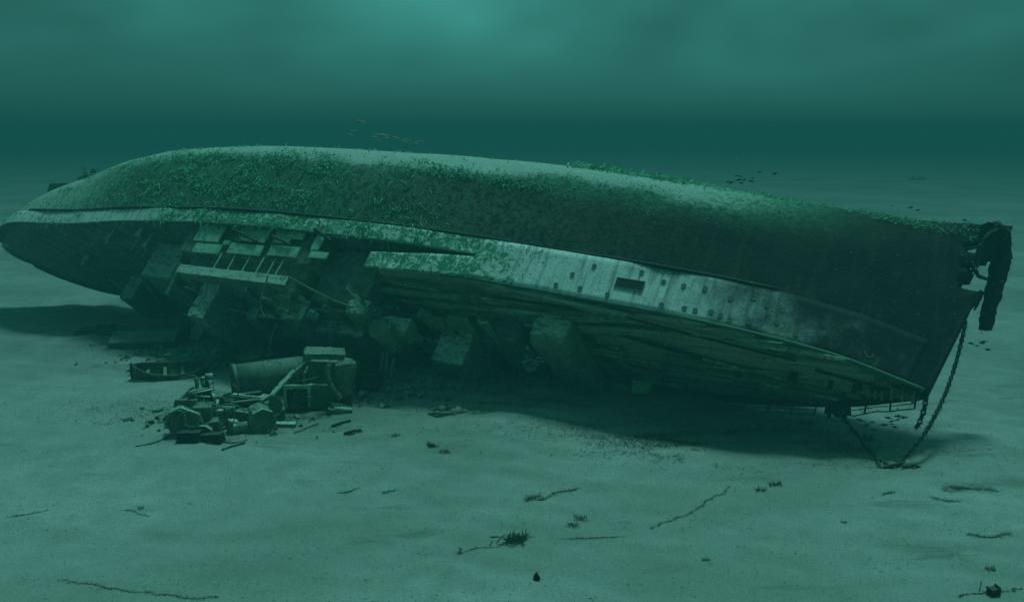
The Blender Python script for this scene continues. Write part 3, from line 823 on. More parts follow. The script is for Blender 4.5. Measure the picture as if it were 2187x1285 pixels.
pd = np.clip(fuzz * .7 + .12, 0, 1) * (1 - smooth(.70, .76, Q)) * (S_ > 0) * clump * (1 - .7 * aft) * (1 - .92 * smooth(.1, .6, green))
grow('dark_seaweed', pd, 50000, 3, .12, .45, .14, M_DARKWEED, .9, .4, 'sparse dark seaweed hanging on the shaded hull side', .3)
pe = (np.abs(Q - .745) < .03) * (S_ > 20) * (S_ < 100) * clump
grow('fringe_seaweed', pe, 2600, 4, .3, .9, .14, M_DARKWEED, 1.2, .35, 'dark seaweed fringe hanging over the white strake', .1)

pc_ = (Q < .10) * (S_ < 30) * (S_ > -3) * (.4 + clump)
grow('crest_seaweed', pc_, 9000, 5, .6, 1.9, .12, M_WEED, .4, .6, 'green seaweed fringe along the top edge of the bow')
# ------------------------------------------------------------------ chains, anchor, ropes
def link_chain(name, pts, r_link, label, cat='chain', mat=None, group=None):
    """a run of real links along a curve, one object"""
    pts = [Vector(p) for p in pts]
    dense = []
    for i in range(len(pts) - 1):
        p0 = pts[max(i - 1, 0)]; p1 = pts[i]; p2 = pts[i + 1]; p3 = pts[min(i + 2, len(pts) - 1)]
        for k in range(24):
            t = k / 24
            dense.append(.5 * ((2 * p1) + (p2 - p0) * t + (2 * p0 - 5 * p1 + 4 * p2 - p3) * t * t + (3 * p1 - p0 - 3 * p2 + p3) * t ** 3))
    dense.append(pts[-1])
    root = dense[0]; b = MB(); acc = 0.0; step = r_link * 2.3; nxt = 0; flip = 0
    for a, c in zip(dense, dense[1:]):
        seg = (c - a).length
        while acc + seg > nxt:
            t = (nxt - acc) / seg; p = a.lerp(c, t); d = (c - a).normalized()
            sd = d.cross(Vector((0, 1, 0))).normalized(); o2 = d.cross(sd)
            n_ = sd if flip else o2; flip ^= 1
            loop = [p - root + d * math.cos(k * math.pi / 4) * r_link * 1.55 + n_ * math.sin(k * math.pi / 4) * r_link for k in range(9)]
            b.tube(loop, r_link * .48 * R.uniform(.9, 1.5), 5, close=False)
            nxt += step
        acc += seg
    o = b.build(name, mat or M_CHAIN, None, loc=root)
    tag(o, label, cat, group); return o
foot = at(1905, 1000)
link_chain('anchor_chain', [far(2062, 690, 66.2), far(2043, 770, 64.9), far(2015, 850, 63), far(1975, 925, 60.9), foot + Vector((.9, .5, .45)), foot + Vector((.3, 0, .2))], .115, 'long dark chain curving from the bow down to the anchor on the sand')
link_chain('anchor_chain', [to_world(*on_v(1797, 872, D), D + .5), far(1828, 925, 66.0), far(1850, 955, 63.5), foot + Vector((-.5, .6, .35)), foot], .10, 'straight dark chain slanting from the lower deck edge to the anchor')
link_chain('hanging_chain', [far(1978, 850, 63.3), far(1972, 880, 63.3), far(1962, 905, 63.3), far(1956, 912, 63.3)], .15, 'short broken chain end hanging free under the bow tip')
link_chain('wire_rope', [to_world(-3.3, .3, .2), far(2105, 505, 67.0), far(2094, 540, 66.8), far(2087, 572, 66.6)], .09, 'thin wire hanging down the dark face of the bow', 'wire', M_ROPE)
def crown_of_weed(b, n, r, h):
    for _ in range(n):
        a = R.uniform(0, 6.28); e = R.uniform(.2, 1.2); ln = R.uniform(.5, 1) * h
        d = Vector((math.cos(a) * math.cos(e), math.sin(a) * math.cos(e), math.sin(e)))
        p = Vector((R.uniform(-r, r), R.uniform(-r * .6, r * .6), 0)); s_ = d.cross(Vector((0, 0, 1))).normalized() * R.uniform(.02, .055) * h
        m_ = p + d * ln * .6; t_ = p + d * ln - Vector((0, 0, .2 * ln))
        b.add([p - s_, p + s_, m_ + s_ * .8, m_ - s_ * .8, t_], [(0, 1, 2, 3), (3, 2, 4)])
anchor = empty('anchor', foot, .2); tag(anchor, 'small dark anchor half sunk in sand where the two bow chains meet', 'anchor')
b = MB(); b.tube([(-.9, 0, .1), (1.0, .1, .35)], .12, 8); b.build('shank', M_CHAIN, anchor)
for k in (-1, 1):
    b = MB(); b.tube([(.9, .1, .32), (.7, .1 + k * .55, .30), (.2, .1 + k * .75, .42)], [.14, .13, .04], 6, flat=.7); b.build('fluke', M_CHAIN, anchor)
b = MB(); b.tube([(-.8, -.6, .1), (-.8, .6, .18)], .07, 6); b.build('stock', M_CHAIN, anchor)
b = MB(); b.tube([(.6, -.3, .05), (1.3, -.5, .35), (1.9, -.6, .1)], [.13, .12, .03], 6); b.build('fluke', M_CHAIN, anchor)
sp = far(1853, 937, 63.8)
b = MB(); crown_of_weed(b, 46, .5, .8); o = b.build('weed_clump', M_DARKWEED, None, loc=sp); tag(o, 'brown weed clump grown on the slanting chain below the bow deck', 'seaweed')

def rope(name, pts, r, label, mat, cat='rope', group=None):
    pts = [Vector(p) for p in pts]; dense = []
    for i in range(len(pts) - 1):
        p0 = pts[max(i - 1, 0)]; p1 = pts[i]; p2 = pts[i + 1]; p3 = pts[min(i + 2, len(pts) - 1)]
        for k in range(7):
            t = k / 7; dense.append(.5 * ((2 * p1) + (p2 - p0) * t + (2 * p0 - 5 * p1 + 4 * p2 - p3) * t * t + (3 * p1 - p0 - 3 * p2 + p3) * t ** 3))
    dense.append(pts[-1]); root = dense[0]
    b = MB(); b.tube([p - root + Vector((R.uniform(-.3, .3) * r, R.uniform(-.3, .3) * r, R.uniform(-.3, .3) * r)) for p in dense], r, 6)
    o = b.build(name, mat, None, loc=root, smooth_shade=True); tag(o, label, cat, group); return o
rope('rope', [to_world(*on_v(572, 588, HT), HT), far(566, 612, 80), far(558, 636, 79.5), far(557, 655, 79.3), far(566, 678, 79)], .07, 'thick pale rope hanging over the ledge of the midship house', M_PALE_ROPE)
rope('rope', [to_world(*on_v(548, 630, HT), HT + .1), far(549, 648, 82.5), far(545, 668, 82)], .05, 'thin rope end dangling left of the thick hanging rope', M_PALE_ROPE)
rope('rope', [to_world(*on_v(450, 586, HT), HT + .1), far(444, 606, 84), far(436, 632, 83.5), far(420, 655, 83)], .07, 'frayed rope sagging down the aft end of the midship house', M_PALE_ROPE)
rope('rope', [far(592, 690, 80), far(580, 720, 79.7), far(574, 752, 79)], .05, 'rope strand hanging below the skylight in the dark', M_PALE_ROPE)
# ------------------------------------------------------------------ wreckage on the sand
def slab(name, label, cat, foot_px, size, rz=0, tilt=(0, 0), mat=None, lift=0.0, bevel=.05, jit=.06, group=None):
    """a block standing on the sand; size = (width, depth, height) in metres"""
    P = at(*foot_px); w, d, h = size
    b = MB(); b.box((-w / 2, -d / 2, -.15), (w / 2, d / 2, h), jit=jit)
    o = crust(b.build(name, mat or M_STEEL, None, bevel=bevel, loc=P + Vector((0, d / 2, lift))), .16, .5, 3)
    o.rotation_euler = (tilt[0], tilt[1], rz)
    tag(o, label, cat, group); return o
def faceted(name, label, cat, foot_px, r, ln, axis_rz, tip=0.0, n=8, mat=None, lift=0.0, rings=0):
    """many sided drum lying on the sand, its near end towards -axis"""
    P = at(*foot_px) + Vector((0, r * .6, r * .92 + lift))
    o = empty(name, P, axis_rz); o.rotation_euler = (0, tip, axis_rz)
    b = MB(); b.tube([(-ln / 2 + .12, 0, 0), (ln / 2, 0, 0)], r, n); crust(b.build('shell', mat or M_STEEL, o, bevel=.06), .12, .5, 3)
    b = MB(); b.tube([(-ln / 2, 0, 0), (-ln / 2 + .1, 0, 0)], r * .9, n); b.build('end_plate', M_STEEL, o)
    b = MB(); b.tube([(-ln / 2 - .08, 0, 0), (-ln / 2 + .15, 0, 0)], r * 1.05, n, close=False); rm = b.build('rim', M_HOUSE, o)
    sd = rm.modifiers.new('t', 'SOLIDIFY'); sd.thickness = r * .12
    for k in range(rings):
        x = -ln / 2 + ln * (k + 1) / (rings + 1)
        b = MB(); b.tube([(x - .06, 0, 0), (x + .06, 0, 0)], r * 1.05, n); b.build('hoop', M_HOUSE, o)
    tag(o, label, cat); return o

# lifeboat half sunk, bow to the left
A, B_ = at(274, 815), at(440, 800)
ang = math.atan2(B_.y - A.y, B_.x - A.x); LB = (B_ - A).length
boat = empty('lifeboat', A.lerp(B_, .5) + Vector((0, .9, -.25)), ang); boat.rotation_euler = (.30, .05, ang)
tag(boat, 'open wooden lifeboat half sunk in sand, its pointed bow to the left', 'lifeboat')
nb_, ns_ = 22, 9
pts = []; 
for i in range(nb_ + 1):
    u = i / nb_; x = (u - .5) * LB
    beam = 1.15 * (1 - abs(2 * u - 1) ** 2.6) ** .8 + .03
    sheer = 1.0 + .55 * abs(2 * u - 1) ** 2.2
    for j in range(ns_ + 1):
        a = -1 + 2 * j / ns_
        pts.append((x, beam * math.copysign(abs(a) ** .75, a), sheer * abs(a) ** 2.2))
fs = [(i * (ns_ + 1) + j, (i + 1) * (ns_ + 1) + j, (i + 1) * (ns_ + 1) + j + 1, i * (ns_ + 1) + j + 1) for i in range(nb_) for j in range(ns_)]
b = MB(); b.add(pts, fs); bh = b.build('hull', M_WOOD, boat); so = bh.modifiers.new('t', 'SOLIDIFY'); so.thickness = .07; so.offset = 0
for j in (0, ns_):
    b = MB(); b.tube([pts[i * (ns_ + 1) + j] for i in range(nb_ + 1)], .07, 5); b.build('gunwale', M_WOOD, boat)
for x in (-.30, -.08, .15, .34):
    hb = 1.15 * (1 - abs(2 * x) ** 2.6) ** .8
    b = MB(); b.box((x * LB - .14, -hb * .92, .62), (x * LB + .14, hb * .92, .68), jit=.03); b.build('thwart', M_WOOD, boat)
for k in range(9):
    u = .08 + k * .1; x = (u - .5) * LB; bm = 1.1 * (1 - abs(2 * u - 1) ** 2.6) ** .8
    b = MB(); b.tube([(x, bm * a, .04 + (1.0 + .5 * abs(2 * u - 1) ** 2.2) * abs(a) ** 2.4) for a in (-.97, -.7, -.3, .3, .7, .97)], .045, 4); b.build('rib', M_WOOD, boat)
b = MB(); b.tube([(-.5 * LB - .02, 0, -.1), (-.5 * LB - .12, 0, .9), (-.5 * LB - .08, 0, 1.75)], .10, 6); b.build('stem_post', M_DARK, boat)
b = MB(); b.tube([(-.2 * LB, .3, .6), (-.19 * LB, .32, 1.6)], .05, 5); b.build('broken_oar', M_WOOD, boat)

# low wreckage mounds behind the boat
def mound(name, label, cat, px, py, w, d, h, mat, seed, group=None):
    P = at(px, py); rg = np.random.default_rng(seed); n = 15; m_ = 11
    V = []; 
    for i in range(m_):
        for j in range(n):
            a = 2 * math.pi * j / n; e = (i / (m_ - 1)) * math.pi / 2
            rr = math.cos(e) * (1 + .35 * (rg.random() - .5)); z = math.sin(e) * h * (1 + .5 * (rg.random() - .5)) - .2
            V.append((math.cos(a) * rr * w / 2, math.sin(a) * rr * d / 2, z))
    F_ = [(i * n + j, i * n + (j + 1) % n, (i + 1) * n + (j + 1) % n, (i + 1) * n + j) for i in range(m_ - 1) for j in range(n)]
    b = MB(); b.add(V, F_); o = b.build(name, mat, None, loc=P + Vector((0, d / 2, 0)), smooth_shade=False); tag(o, label, cat, group); return o
mound('wreckage_heap', 'low rusty wreckage heap behind the lifeboat', 'wreckage', 385, 786, 5.5, 3.0, 1.5, M_STEEL, 3)
mound('wreckage_heap', 'rounded silted lump between the lifeboat and the big cylinder', 'wreckage', 445, 790, 2.6, 2.2, 2.0, M_STONE, 4)
mound('wreckage_heap', 'silt covered heap against the top of the big cylinder', 'wreckage', 545, 790, 5.0, 3.0, 1.7, M_STONE, 5)
mound('wreckage_heap', 'long dark flattened wreckage lying in the shade of the stern', 'wreckage', 212, 716, 6.5, 3.0, .9, M_DARK, 6)
mound('rock', 'low silted rock on the open sand below the box shaped hatch house', 'rock', 957, 887, 3.4, 1.5, .75, M_STONE, 8)
mound('rock', 'small flat stone just right of the low silted rock', 'rock', 1035, 884, 2.6, .8, .3, M_STONE, 9)
mound('rock', 'small black stone alone on the sand near the bottom edge', 'rock', 1146, 1240, .38, .34, .5, M_DARK, 10)
slab('steel_plate', 'broad flat plate leaning on the sand beyond the lifeboat', 'plate', (300, 745), (6.5, 2.6, 1.3), .15, (.25, .0), M_STEEL, -.1)
slab('steel_plate', 'dark twisted plate on edge behind the flat plate', 'plate', (355, 728), (4.0, 1.6, 1.6), -.3, (.3, .1), M_DARK, -.1, jit=.3)

# big cylinder (fallen funnel)
P = at(492, 856); rC = 1.62
cyl = empty('fallen_funnel', P + Vector((0, 1.2, rC * .70))); cyl.rotation_euler = (0, -.03, .42)
tag(cyl, 'large dark cylinder lying on the sand behind the heap of drums', 'funnel')
b = MB(); b.tube([(0, 0, 0), (8.2, 0, 0)], rC, 28, close=False); o = b.build('shell', M_STEEL, cyl, smooth_shade=True); so = o.modifiers.new('t', 'SOLIDIFY'); so.thickness = .1
b = MB(); b.tube([(-.08, 0, 0), (.22, 0, 0)], rC * 1.05, 28, close=False); o = b.build('rim', M_STEEL, cyl, smooth_shade=True); so = o.modifiers.new('t', 'SOLIDIFY'); so.thickness = .16
b = MB(); b.tube([(.5, 0, 0), (.6, 0, 0)], rC * .96, 28); b.build('end_plate', M_DARK, cyl)
for x in (2.6, 5.4):
    b = MB(); b.tube([(x - .08, 0, 0), (x + .08, 0, 0)], rC * 1.025, 28, close=False); b.build('hoop', M_STEEL, cyl, smooth_shade=True)

# curved pipes and struts left of the funnel mouth
def pipe(name, label, pxs, ys, r, mat=None, cat='pipe', group=None):
    return rope(name, [far(x, y, d) for (x, y), d in zip(pxs, ys)], r, label, mat or M_STEEL, cat, group)
pipe('bent_pipe', 'thick bent pipe curving down in front of the funnel mouth', ((446, 800), (447, 825), (453, 848), (463, 868)), (70.6, 70.2, 69.8, 69.4), .30, M_HOUSE)
pipe('bent_pipe', 'narrow upright pipe at the left end of the drum heap', ((418, 808), (422, 830), (425, 848)), (70, 69.8, 69.6), .16)
pipe('bent_pipe', 'pale upright pipe between the two darker pipes', ((432, 806), (436, 828), (440, 848)), (70.2, 70, 69.8), .2, M_HOUSE)
pipe('bent_pipe', 'dark leaning strut beside the thick bent pipe', ((441, 812), (449, 842), (460, 866)), (69.8, 69.5, 69.2), .13, M_DARK)
pipe('bent_pipe', 'long thin spar leaning over the left end of the drum heap', ((414, 826), (396, 842), (382, 862)), (69.6, 69.2, 68.8), .10, M_WOOD, 'spar')
pipe('bent_pipe', 'short dark stake standing behind the leftmost drum', ((375, 855), (374, 875)), (68.6, 68.6), .09, M_DARK, 'stake')
pipe('long_beam', 'long straight beam propped diagonally from the drum heap up to the wrecked frame', ((566, 862), (596, 826), (628, 791)), (69.0, 71.5, 74), .2, M_PANEL, 'beam')

# heap of drums, tanks and planks
faceted('octagonal_drum', 'tall eight sided tank at the left end of the heap, its pale side lit', 'tank', (382, 934), 1.0, 1.4, 1.9, .1, 8, M_PANEL, .25)
faceted('octagonal_drum', 'dark eight sided tank just right of the tall lit tank', 'tank', (409, 934), .95, 1.6, 1.6, .05, 8, M_STEEL, .25)
faceted('octagonal_drum', 'big dark eight sided drum at the right end of the heap', 'drum', (553, 919), .98, 2.1, 2.0, 0, 8, M_STEEL, -.1)
faceted('octagonal_drum', 'drum sitting behind the big dark drum, only its rounded top showing', 'drum', (570, 902), .9, 1.5, 2.2, .15, 8, M_HOUSE, .35)
faceted('octagonal_drum', 'half buried drum below the flat topped tank', 'drum', (440, 936), .75, 1.5, 1.5, -.1, 10, M_DARK, -.25)
slab('tank', 'flat topped square tank in the middle of the heap, silt on its lid', 'tank', (431, 930), (1.3, 1.3, 2.25), .1, (.05, .03), M_STEEL)
slab('tank', 'upright tank at the back of the heap under the leaning pipes', 'tank', (404, 912), (1.7, 1.3, 2.2), -.2, (.03, -.05), M_STEEL)
slab('crate', 'low crate with a bright silted lid in front of the tied bundle', 'crate', (456, 932), (.95, 1.0, 1.25), .25, (.1, -.12), M_STEEL)
slab('crate', 'dark crate at the very front foot of the heap', 'crate', (400, 946), (1.6, .9, .75), .05, (0, .05), M_DARK)
slab('crate', 'tilted dark crate at the front beside the half buried drum', 'crate', (445, 946), (1.9, .8, .6), -.1, (0, -.1), M_DARK)
slab('crate', 'square crate behind the plank stack of the heap', 'crate', (478, 905), (1.3, 1.2, 1.1), .3, (0, .1), M_STEEL)
slab('crate', 'small pale block standing at the foot of the heap between bundle and big drum', 'crate', (494, 925), (.75, .7, .95), .5, (.1, .1), M_HOUSE)
slab('crate', 'crate wedged under the plank stack', 'crate', (518, 912), (1.4, 1.2, 1.2), -.15, (0, .1), M_STEEL)
slab('fuel_can', 'small square can lying tilted on top of the plank stack', 'can', (508, 900), (.6, .5, .6), .4, (.3, .2), M_STEEL, 1.3)
slab('fuel_can', 'small can standing left of the bundle of pipes', 'can', (466, 918), (.5, .5, 1.5), .2, (0, .1), M_HOUSE)
slab('crate', 'crate behind the big dark drum at the right end of the heap', 'crate', (585, 900), (1.2, 1.1, 1.0), .35, (.1, .05), M_STEEL)
slab('crate', 'upright crate filling the gap left of the funnel mouth', 'crate', (452, 880), (1.4, 1.2, 1.5), -.2, (.05, .15), M_STEEL)
slab('engine_block', 'dark engine block half sunk behind the middle of the heap', 'engine', (505, 885), (1.9, 1.4, 1.2), .1, (.1, -.1), M_DARK, 0, jit=.2)
slab('steel_plate', 'bent plate leaning against the back of the big dark drum', 'plate', (575, 905), (1.6, .12, 1.8), .5, (-.5, .2), M_HOUSE, 0)
faceted('small_drum', 'small drum lying crosswise below the plank stack', 'drum', (512, 925), .42, 1.0, .4, 0, 10, M_STEEL)
faceted('small_drum', 'small drum standing proud on the left tanks', 'drum', (416, 905), .40, .8, 1.2, .2, 10, M_HOUSE, 1.6)
def plank_stack(label, px, py, n, ln, lift, rz):
    P = at(px, py) + Vector((0, .8, lift)); o = empty('plank_stack', P, rz); tag(o, label, 'planks')
    for k in range(n):
        b = MB(); yy = R.uniform(-.5, .5); b.box((-ln / 2, yy - .16, k * .11), (ln / 2 + R.uniform(-.5, .5), yy + .16, k * .11 + .08), jit=.03)
        q = b.build('plank', M_WOOD if k % 3 else M_HOUSE, o); q.rotation_euler = (R.uniform(-.15, .15), R.uniform(-.12, .12), R.uniform(-.35, .35))
plank_stack('loose planks lying across the crates on the right half of the heap', 527, 905, 8, 2.6, 1.3, .15)
plank_stack('planks slipped down against the back of the big dark drum', 540, 900, 6, 2.2, 1.05, -.3)
plank_stack('few broken planks on top of the left tanks of the heap', 428, 912, 5, 1.8, 2.25, .4)
bun = empty('pipe_bundle', at(474, 915) + Vector((0, .3, .9))); tag(bun, 'bundle of upright pipes in the middle of the heap', 'pipes')
for k in range(8):
    x = -.6 + k * .17; b = MB(); b.tube([(x, R.uniform(-.15, .15), -1.0), (x + .08 * math.sin(k), R.uniform(-.1, .1), R.uniform(.55, .95))], .075, 7); b.build('pipe', M_STEEL if k % 2 else M_HOUSE, bun)
cab = [
 ('pale cable looped over the front of the tall lit tank', ((366, 915), (368, 886), (378, 876), (392, 882), (397, 905), (390, 922), (376, 920)), 66.2, .05),
 ('pale cable snaking from the tall lit tank over the flat topped tank', ((392, 882), (402, 880), (412, 868), (426, 858), (448, 860), (470, 868)), 67.0, .05),
 ('cable looping up in front of the funnel and back to the heap', ((466, 846), (480, 850), (497, 856), (507, 846), (508, 832), (498, 820)), 69.5, .045),
 ('cable slung along the plank stack', ((470, 866), (488, 862), (505, 866), (520, 874), (545, 872)), 67.2, .05),
 ('pale cable hanging in loops down the bundle of pipes', ((462, 868), (468, 895), (478, 905), (486, 884), (498, 870), (500, 895), (495, 915)), 66.6, .045),
 ('thin line trailing from the lifeboat to the upright pipe', ((382, 810), (400, 804), (414, 802), (421, 806)), 74.5, .06),
 ('slack cable in front of the dark tank at left', ((395, 905), (405, 911), (418, 908), (428, 896)), 66.0, .045)]
for lab, pts_, d, r_ in cab: rope('cable', [far(x, y, d - .9) for x, y in pts_], r_, lab, M_PALE_ROPE, 'cable')
# wires trailing on the sand
for lab, pts_ in (('wire trailing left from the foot of the heap across open sand', ((366, 930), (345, 940), (318, 949), (290, 954))),
                  ('short pale wire sticking out left of the tall lit tank', ((364, 904), (350, 902), (336, 904))),
                  ('wire curving over the sand below the front of the heap', ((440, 948), (470, 944), (500, 946), (528, 940)))):
    rope('wire', [at(x, y, .05) for x, y in pts_], .05, lab, M_ROPE if 'pale' not in lab else M_PALE_ROPE, 'wire')

# wrecked frame: a broken deck cabin right of the funnel
cb = empty('broken_cabin', at(655, 890) + Vector((0, 1.2, 0)), .12); tag(cb, 'collapsed steel cabin with slatted opening and flat roof plate right of the funnel', 'wreckage')
def cbox(name, lo, hi, mat, rot=(0, 0, 0), jit=.05, bevel=.04):
    b = MB(); c_ = [(a + d) / 2 for a, d in zip(lo, hi)]; h = [(d - a) / 2 for a, d in zip(lo, hi)]
    b.box([-x for x in h], h, jit=jit); o = b.build(name, mat, cb, bevel=bevel, loc=c_); o.rotation_euler = rot; return crust(o, .22, .6)
cbox('base', (-1.9, -.2, -.2), (3.2, 3.2, .5), M_DARK)
cbox('side_wall', (-.1, .2, .3), (1.9, 2.8, 2.2), M_STEEL, jit=.12)
cbox('upper_wall', (-.6, 1.6, 1.9), (2.6, 4.0, 4.3), M_STEEL, (0, .06, 0), .2)
cbox('roof_plate', (-.4, 1.5, 4.35), (2.7, 3.6, 4.5), M_STEEL, (0, .06, .05), .12)
cbox('roof_plate', (.2, .9, 3.9), (2.3, 2.2, 4.05), M_STEEL, (.15, .12, 0), .1)
fr = cbox('window_frame', (-2.0, -.05, 2.05), (.25, .2, 2.3), M_PANEL, jit=.03)
for lo, hi in (((-2.0, -.05, .3), (-1.78, .2, 2.05)), ((-.1, -.05, .3), (.12, .2, 2.05)), ((-1.9, .3, .3), (.1, .5, 2.0))):
    b = MB(); b.box([a - c for a, c in zip(lo, fr.location)], [a - c for a, c in zip(hi, fr.location)], jit=.03); b.build('frame_bar' if hi[1] < .4 else 'dark_panel', M_PANEL if hi[1] < .4 else M_DARK, fr)
for k in range(5):
    b = MB(); b.tube([(-.75 + .1 * k, -.12, -1.75 + .28 * k), (1.15 - .25 * k, -.12, -.85 + .2 * k)], .055, 5); b.build('slat', M_STEEL, fr)
for pts_, r_, mt_ in ((((-.45, .5, 2.2), (-.38, .45, 2.6), (-.42, .5, 3.0), (-.2, .6, 3.35), (-.1, .8, 3.7)), .10, M_HOUSE), (((1.75, .3, 4.0), (1.55, .05, 3.6), (1.5, -.15, 3.1), (1.62, -.3, 2.6), (1.85, -.45, 2.1), (2.2, -.5, 1.6), (2.5, -.5, 1.2)), .22, M_STEEL), (((-.9, .9, 2.3), (-1.0, .9, 3.3), (-.3, 1.2, 3.9)), .1, M_HOUSE), (((-.6, .8, 2.4), (.7, .8, 2.7)), .08, M_HOUSE)):
    b = MB(); b.tube(pts_, r_, 7); crust(b.build('twisted_pipe', mt_, cb), .14, .35, 2)
cbox('curved_hood', (1.9, .2, 1.2), (3.6, 2.8, 4.0), M_STEEL, (0, .1, .1), .3, .5)
cbox('foot_plate', (1.8, -1.0, .2), (3.3, .3, .55), M_HOUSE, (.1, .25, .3), .1)
mound('wreckage_heap', 'dark tangle of small wreckage right of the collapsed cabin', 'wreckage', 770, 838, 3.6, 2.5, 2.3, M_DARK, 21)
pipe('bent_pipe', 'bent pipe hooping over the dark tangle right of the cabin', ((748, 800), (765, 784), (783, 776), (798, 792)), (77, 77.5, 78, 78), .12, M_STEEL)
faceted('brake_drum', 'small pale round drum in the dark tangle right of the cabin', 'drum', (757, 830), .42, .3, 1.5, 0, 12, M_PANEL, .7)
slab('steel_plate', 'thin plate lying on the sand at the foot of the collapsed cabin', 'plate', (720, 884), (1.7, 1.1, .35), .3, (0, .15), M_STEEL)
slab('steel_plate', 'pale strip of plate in the sand right of the big dark drum', 'plate', (608, 912), (1.5, .6, .3), .1, (0, .05), M_HOUSE)
# stanchion group under the bridge house
for k, (x, y0, y1) in enumerate(((812, 752, 838), (822, 748, 822), (835, 765, 805))):
    pipe('bent_pipe', ('leftmost of three encrusted posts standing under the bridge house', 'middle of three encrusted posts standing under the bridge house', 'short rightmost of three encrusted posts under the bridge house')[k], ((x + 6, y0), (x + 2, .5 * (y0 + y1)), (x, y1)), (78.5, 78.2, 78), .17, M_HOUSE, 'post')

# loose pieces on the sand, each one by itself
def stick(label, p0, p1, r, mat=None, lift=.08, name='driftwood', cat='driftwood', mid=0):
    a, c = at(*p0, lift), at(*p1, lift); m_ = at(.5 * (p0[0] + p1[0]), .5 * (p0[1] + p1[1]) + mid, lift + .05)
    if mat not in (M_DARKWEED, M_LITTER): return rope(name, [a, m_, c], r * .8, label, mat or M_WOOD, cat)
    b = MB(); ln = (c - a).length; n = max(6, int(ln * 2)); path = []
    for k in range(n + 1):
        t = k / n; p = a.lerp(m_, 2 * t) if t < .5 else m_.lerp(c, 2 * t - 1)
        p = Vector((p.x + R.uniform(-.12, .12), p.y + R.uniform(-.12, .12), 0)); p.z = float(gz(p.x, p.y)) + .02; path.append(p - a)
    b.tube(path, [max(.012, r * R.uniform(.06, .2)) * (1 - .7 * abs(2 * k / n - 1)) for k in range(n + 1)], 5)
    sd_ = R.uniform(0, 50)
    for _ in range(int(40 + ln * 60 * min(1.8, r / .06))):
        t = R.random()
        if float(vnoise(t * ln * 1.3 + sd_, sd_, 71)) < .24: continue
        k = min(int(t * n), n - 1); q = path[k].lerp(path[k + 1], t * n - k)
        q = q + Vector((R.gauss(0, r * .9), R.gauss(0, r * 1.2), 0)); an = R.gauss(math.atan2(c.y - a.y, c.x - a.x), .8); l_ = R.uniform(.4, 1.9) * max(r, .07)
        d = Vector((math.cos(an), math.sin(an), R.uniform(0, .6))) * l_; sd = Vector((-math.sin(an), math.cos(an), R.uniform(-.4, .8))).normalized() * R.uniform(.006, .016)
        b.add([q - sd, q + sd, q + d * .6 + sd * .7, q + d * .6 - sd * .7, q + d], [(0, 1, 2, 3), (3, 2, 4)])
    o = b.build(name, mat, None, loc=a); return tag(o, label, cat)
stick('pointed piece of driftwood on the sand below the heap of drums', (474, 962), (524, 946), .11)
stick('dark driftwood sliver on the sand just below the cabin foot plate', (708, 912), (748, 900), .12, M_DARK)
stick('short log on the slope right of the collapsed cabin', (735, 928), (770, 920), .13, M_DARK)
stick('thin driftwood pole pointing up the slope below the cabin', (628, 926), (680, 906), .06)
stick('curved dark branch on open sand right of centre', (1126, 1070), (1238, 1042), .10, M_DARKWEED, mid=-3)
stick('thick end of dark weed left of the curved branch', (1122, 1072), (1150, 1058), .16, M_DARKWEED, name='weed_stalk', cat='seaweed')
stick('thin stalk running from the brush pile to the lower left', (980, 1182), (1140, 1146), .055, M_DARKWEED, mid=2)
stick('short upright twig at the left end of the thin stalk', (983, 1183), (981, 1170), .04, M_DARKWEED, .15)
stick('low dark ridge of weed at the right edge below the anchor', (2010, 1046), (2118, 1046), .2, M_DARKWEED, name='weed_ridge', cat='seaweed', mid=-4)
stick('bent strip of weed under the dark weed ridge at right', (1985, 1060), (2050, 1070), .11, M_DARKWEED, name='weed_strip', cat='seaweed', mid=6)
stick('small strip of weed between anchor and weed ridge', (1880, 1056), (1918, 1048), .08, M_DARKWEED, name='weed_strip', cat='seaweed')
stick('forked weed strip near the right edge of the sand', (2062, 1140), (2160, 1136), .10, M_DARKWEED, name='weed_strip', cat='seaweed', mid=10)
stick('dark weed wisp left of the low silted rock', (740, 930), (775, 921), .10, M_DARKWEED, name='weed_wisp', cat='seaweed')
stick('weed wisp shaped like a hook left of centre on the sand', (715, 1055), (765, 1042), .09, M_DARKWEED, name='weed_wisp', cat='seaweed', mid=3)
stick('pale green weed wisp on the sand just right of the hooked wisp', (812, 1052), (846, 1046), .08, M_LITTER, name='weed_wisp', cat='seaweed')
stick('long sinuous weed line in the lower left corner of the sand', (130, 1236), (330, 1268), .07, M_LITTER, name='weed_line', cat='seaweed', mid=4)
stick('long faint weed line continuing along the bottom edge', (330, 1268), (470, 1274), .06, M_LITTER, name='weed_line', cat='seaweed', mid=5)
stick('pale twig with a hooked end at left on the sand', (245, 1088), (318, 1104), .05, M_LITTER, name='driftwood', mid=-6)
stick('curved twig running to the left edge of the sand', (10, 1106), (100, 1088), .045, M_LITTER, mid=2)
stick('long faint stalk right of centre running towards the bow shadow', (1462, 1102), (1560, 1038), .06, M_LITTER, name='weed_line', cat='seaweed')
stick('dotted weed line right of the brush pile', (1170, 1152), (1340, 1146), .06, M_LITTER, name='weed_line', cat='seaweed', mid=2)
stick('short weed line at the end of the faint stalk right of centre', (1390, 1130), (1462, 1102), .06, M_LITTER, name='weed_line', cat='seaweed', mid=-2)
def brush(label, px, py, r, h, n, seed, mat, name='weed_clump', cat='seaweed'):
    b = MB(); crown_of_weed(b, n, r, h); o = b.build(name, mat, None, loc=at(px, py)); tag(o, label, cat); return o
brush('dark brush pile of twigs on the sand right of centre near the bottom', 1102, 1152, .5, .75, 120, 1, M_DARKWEED, 'brush_pile', 'brush pile')
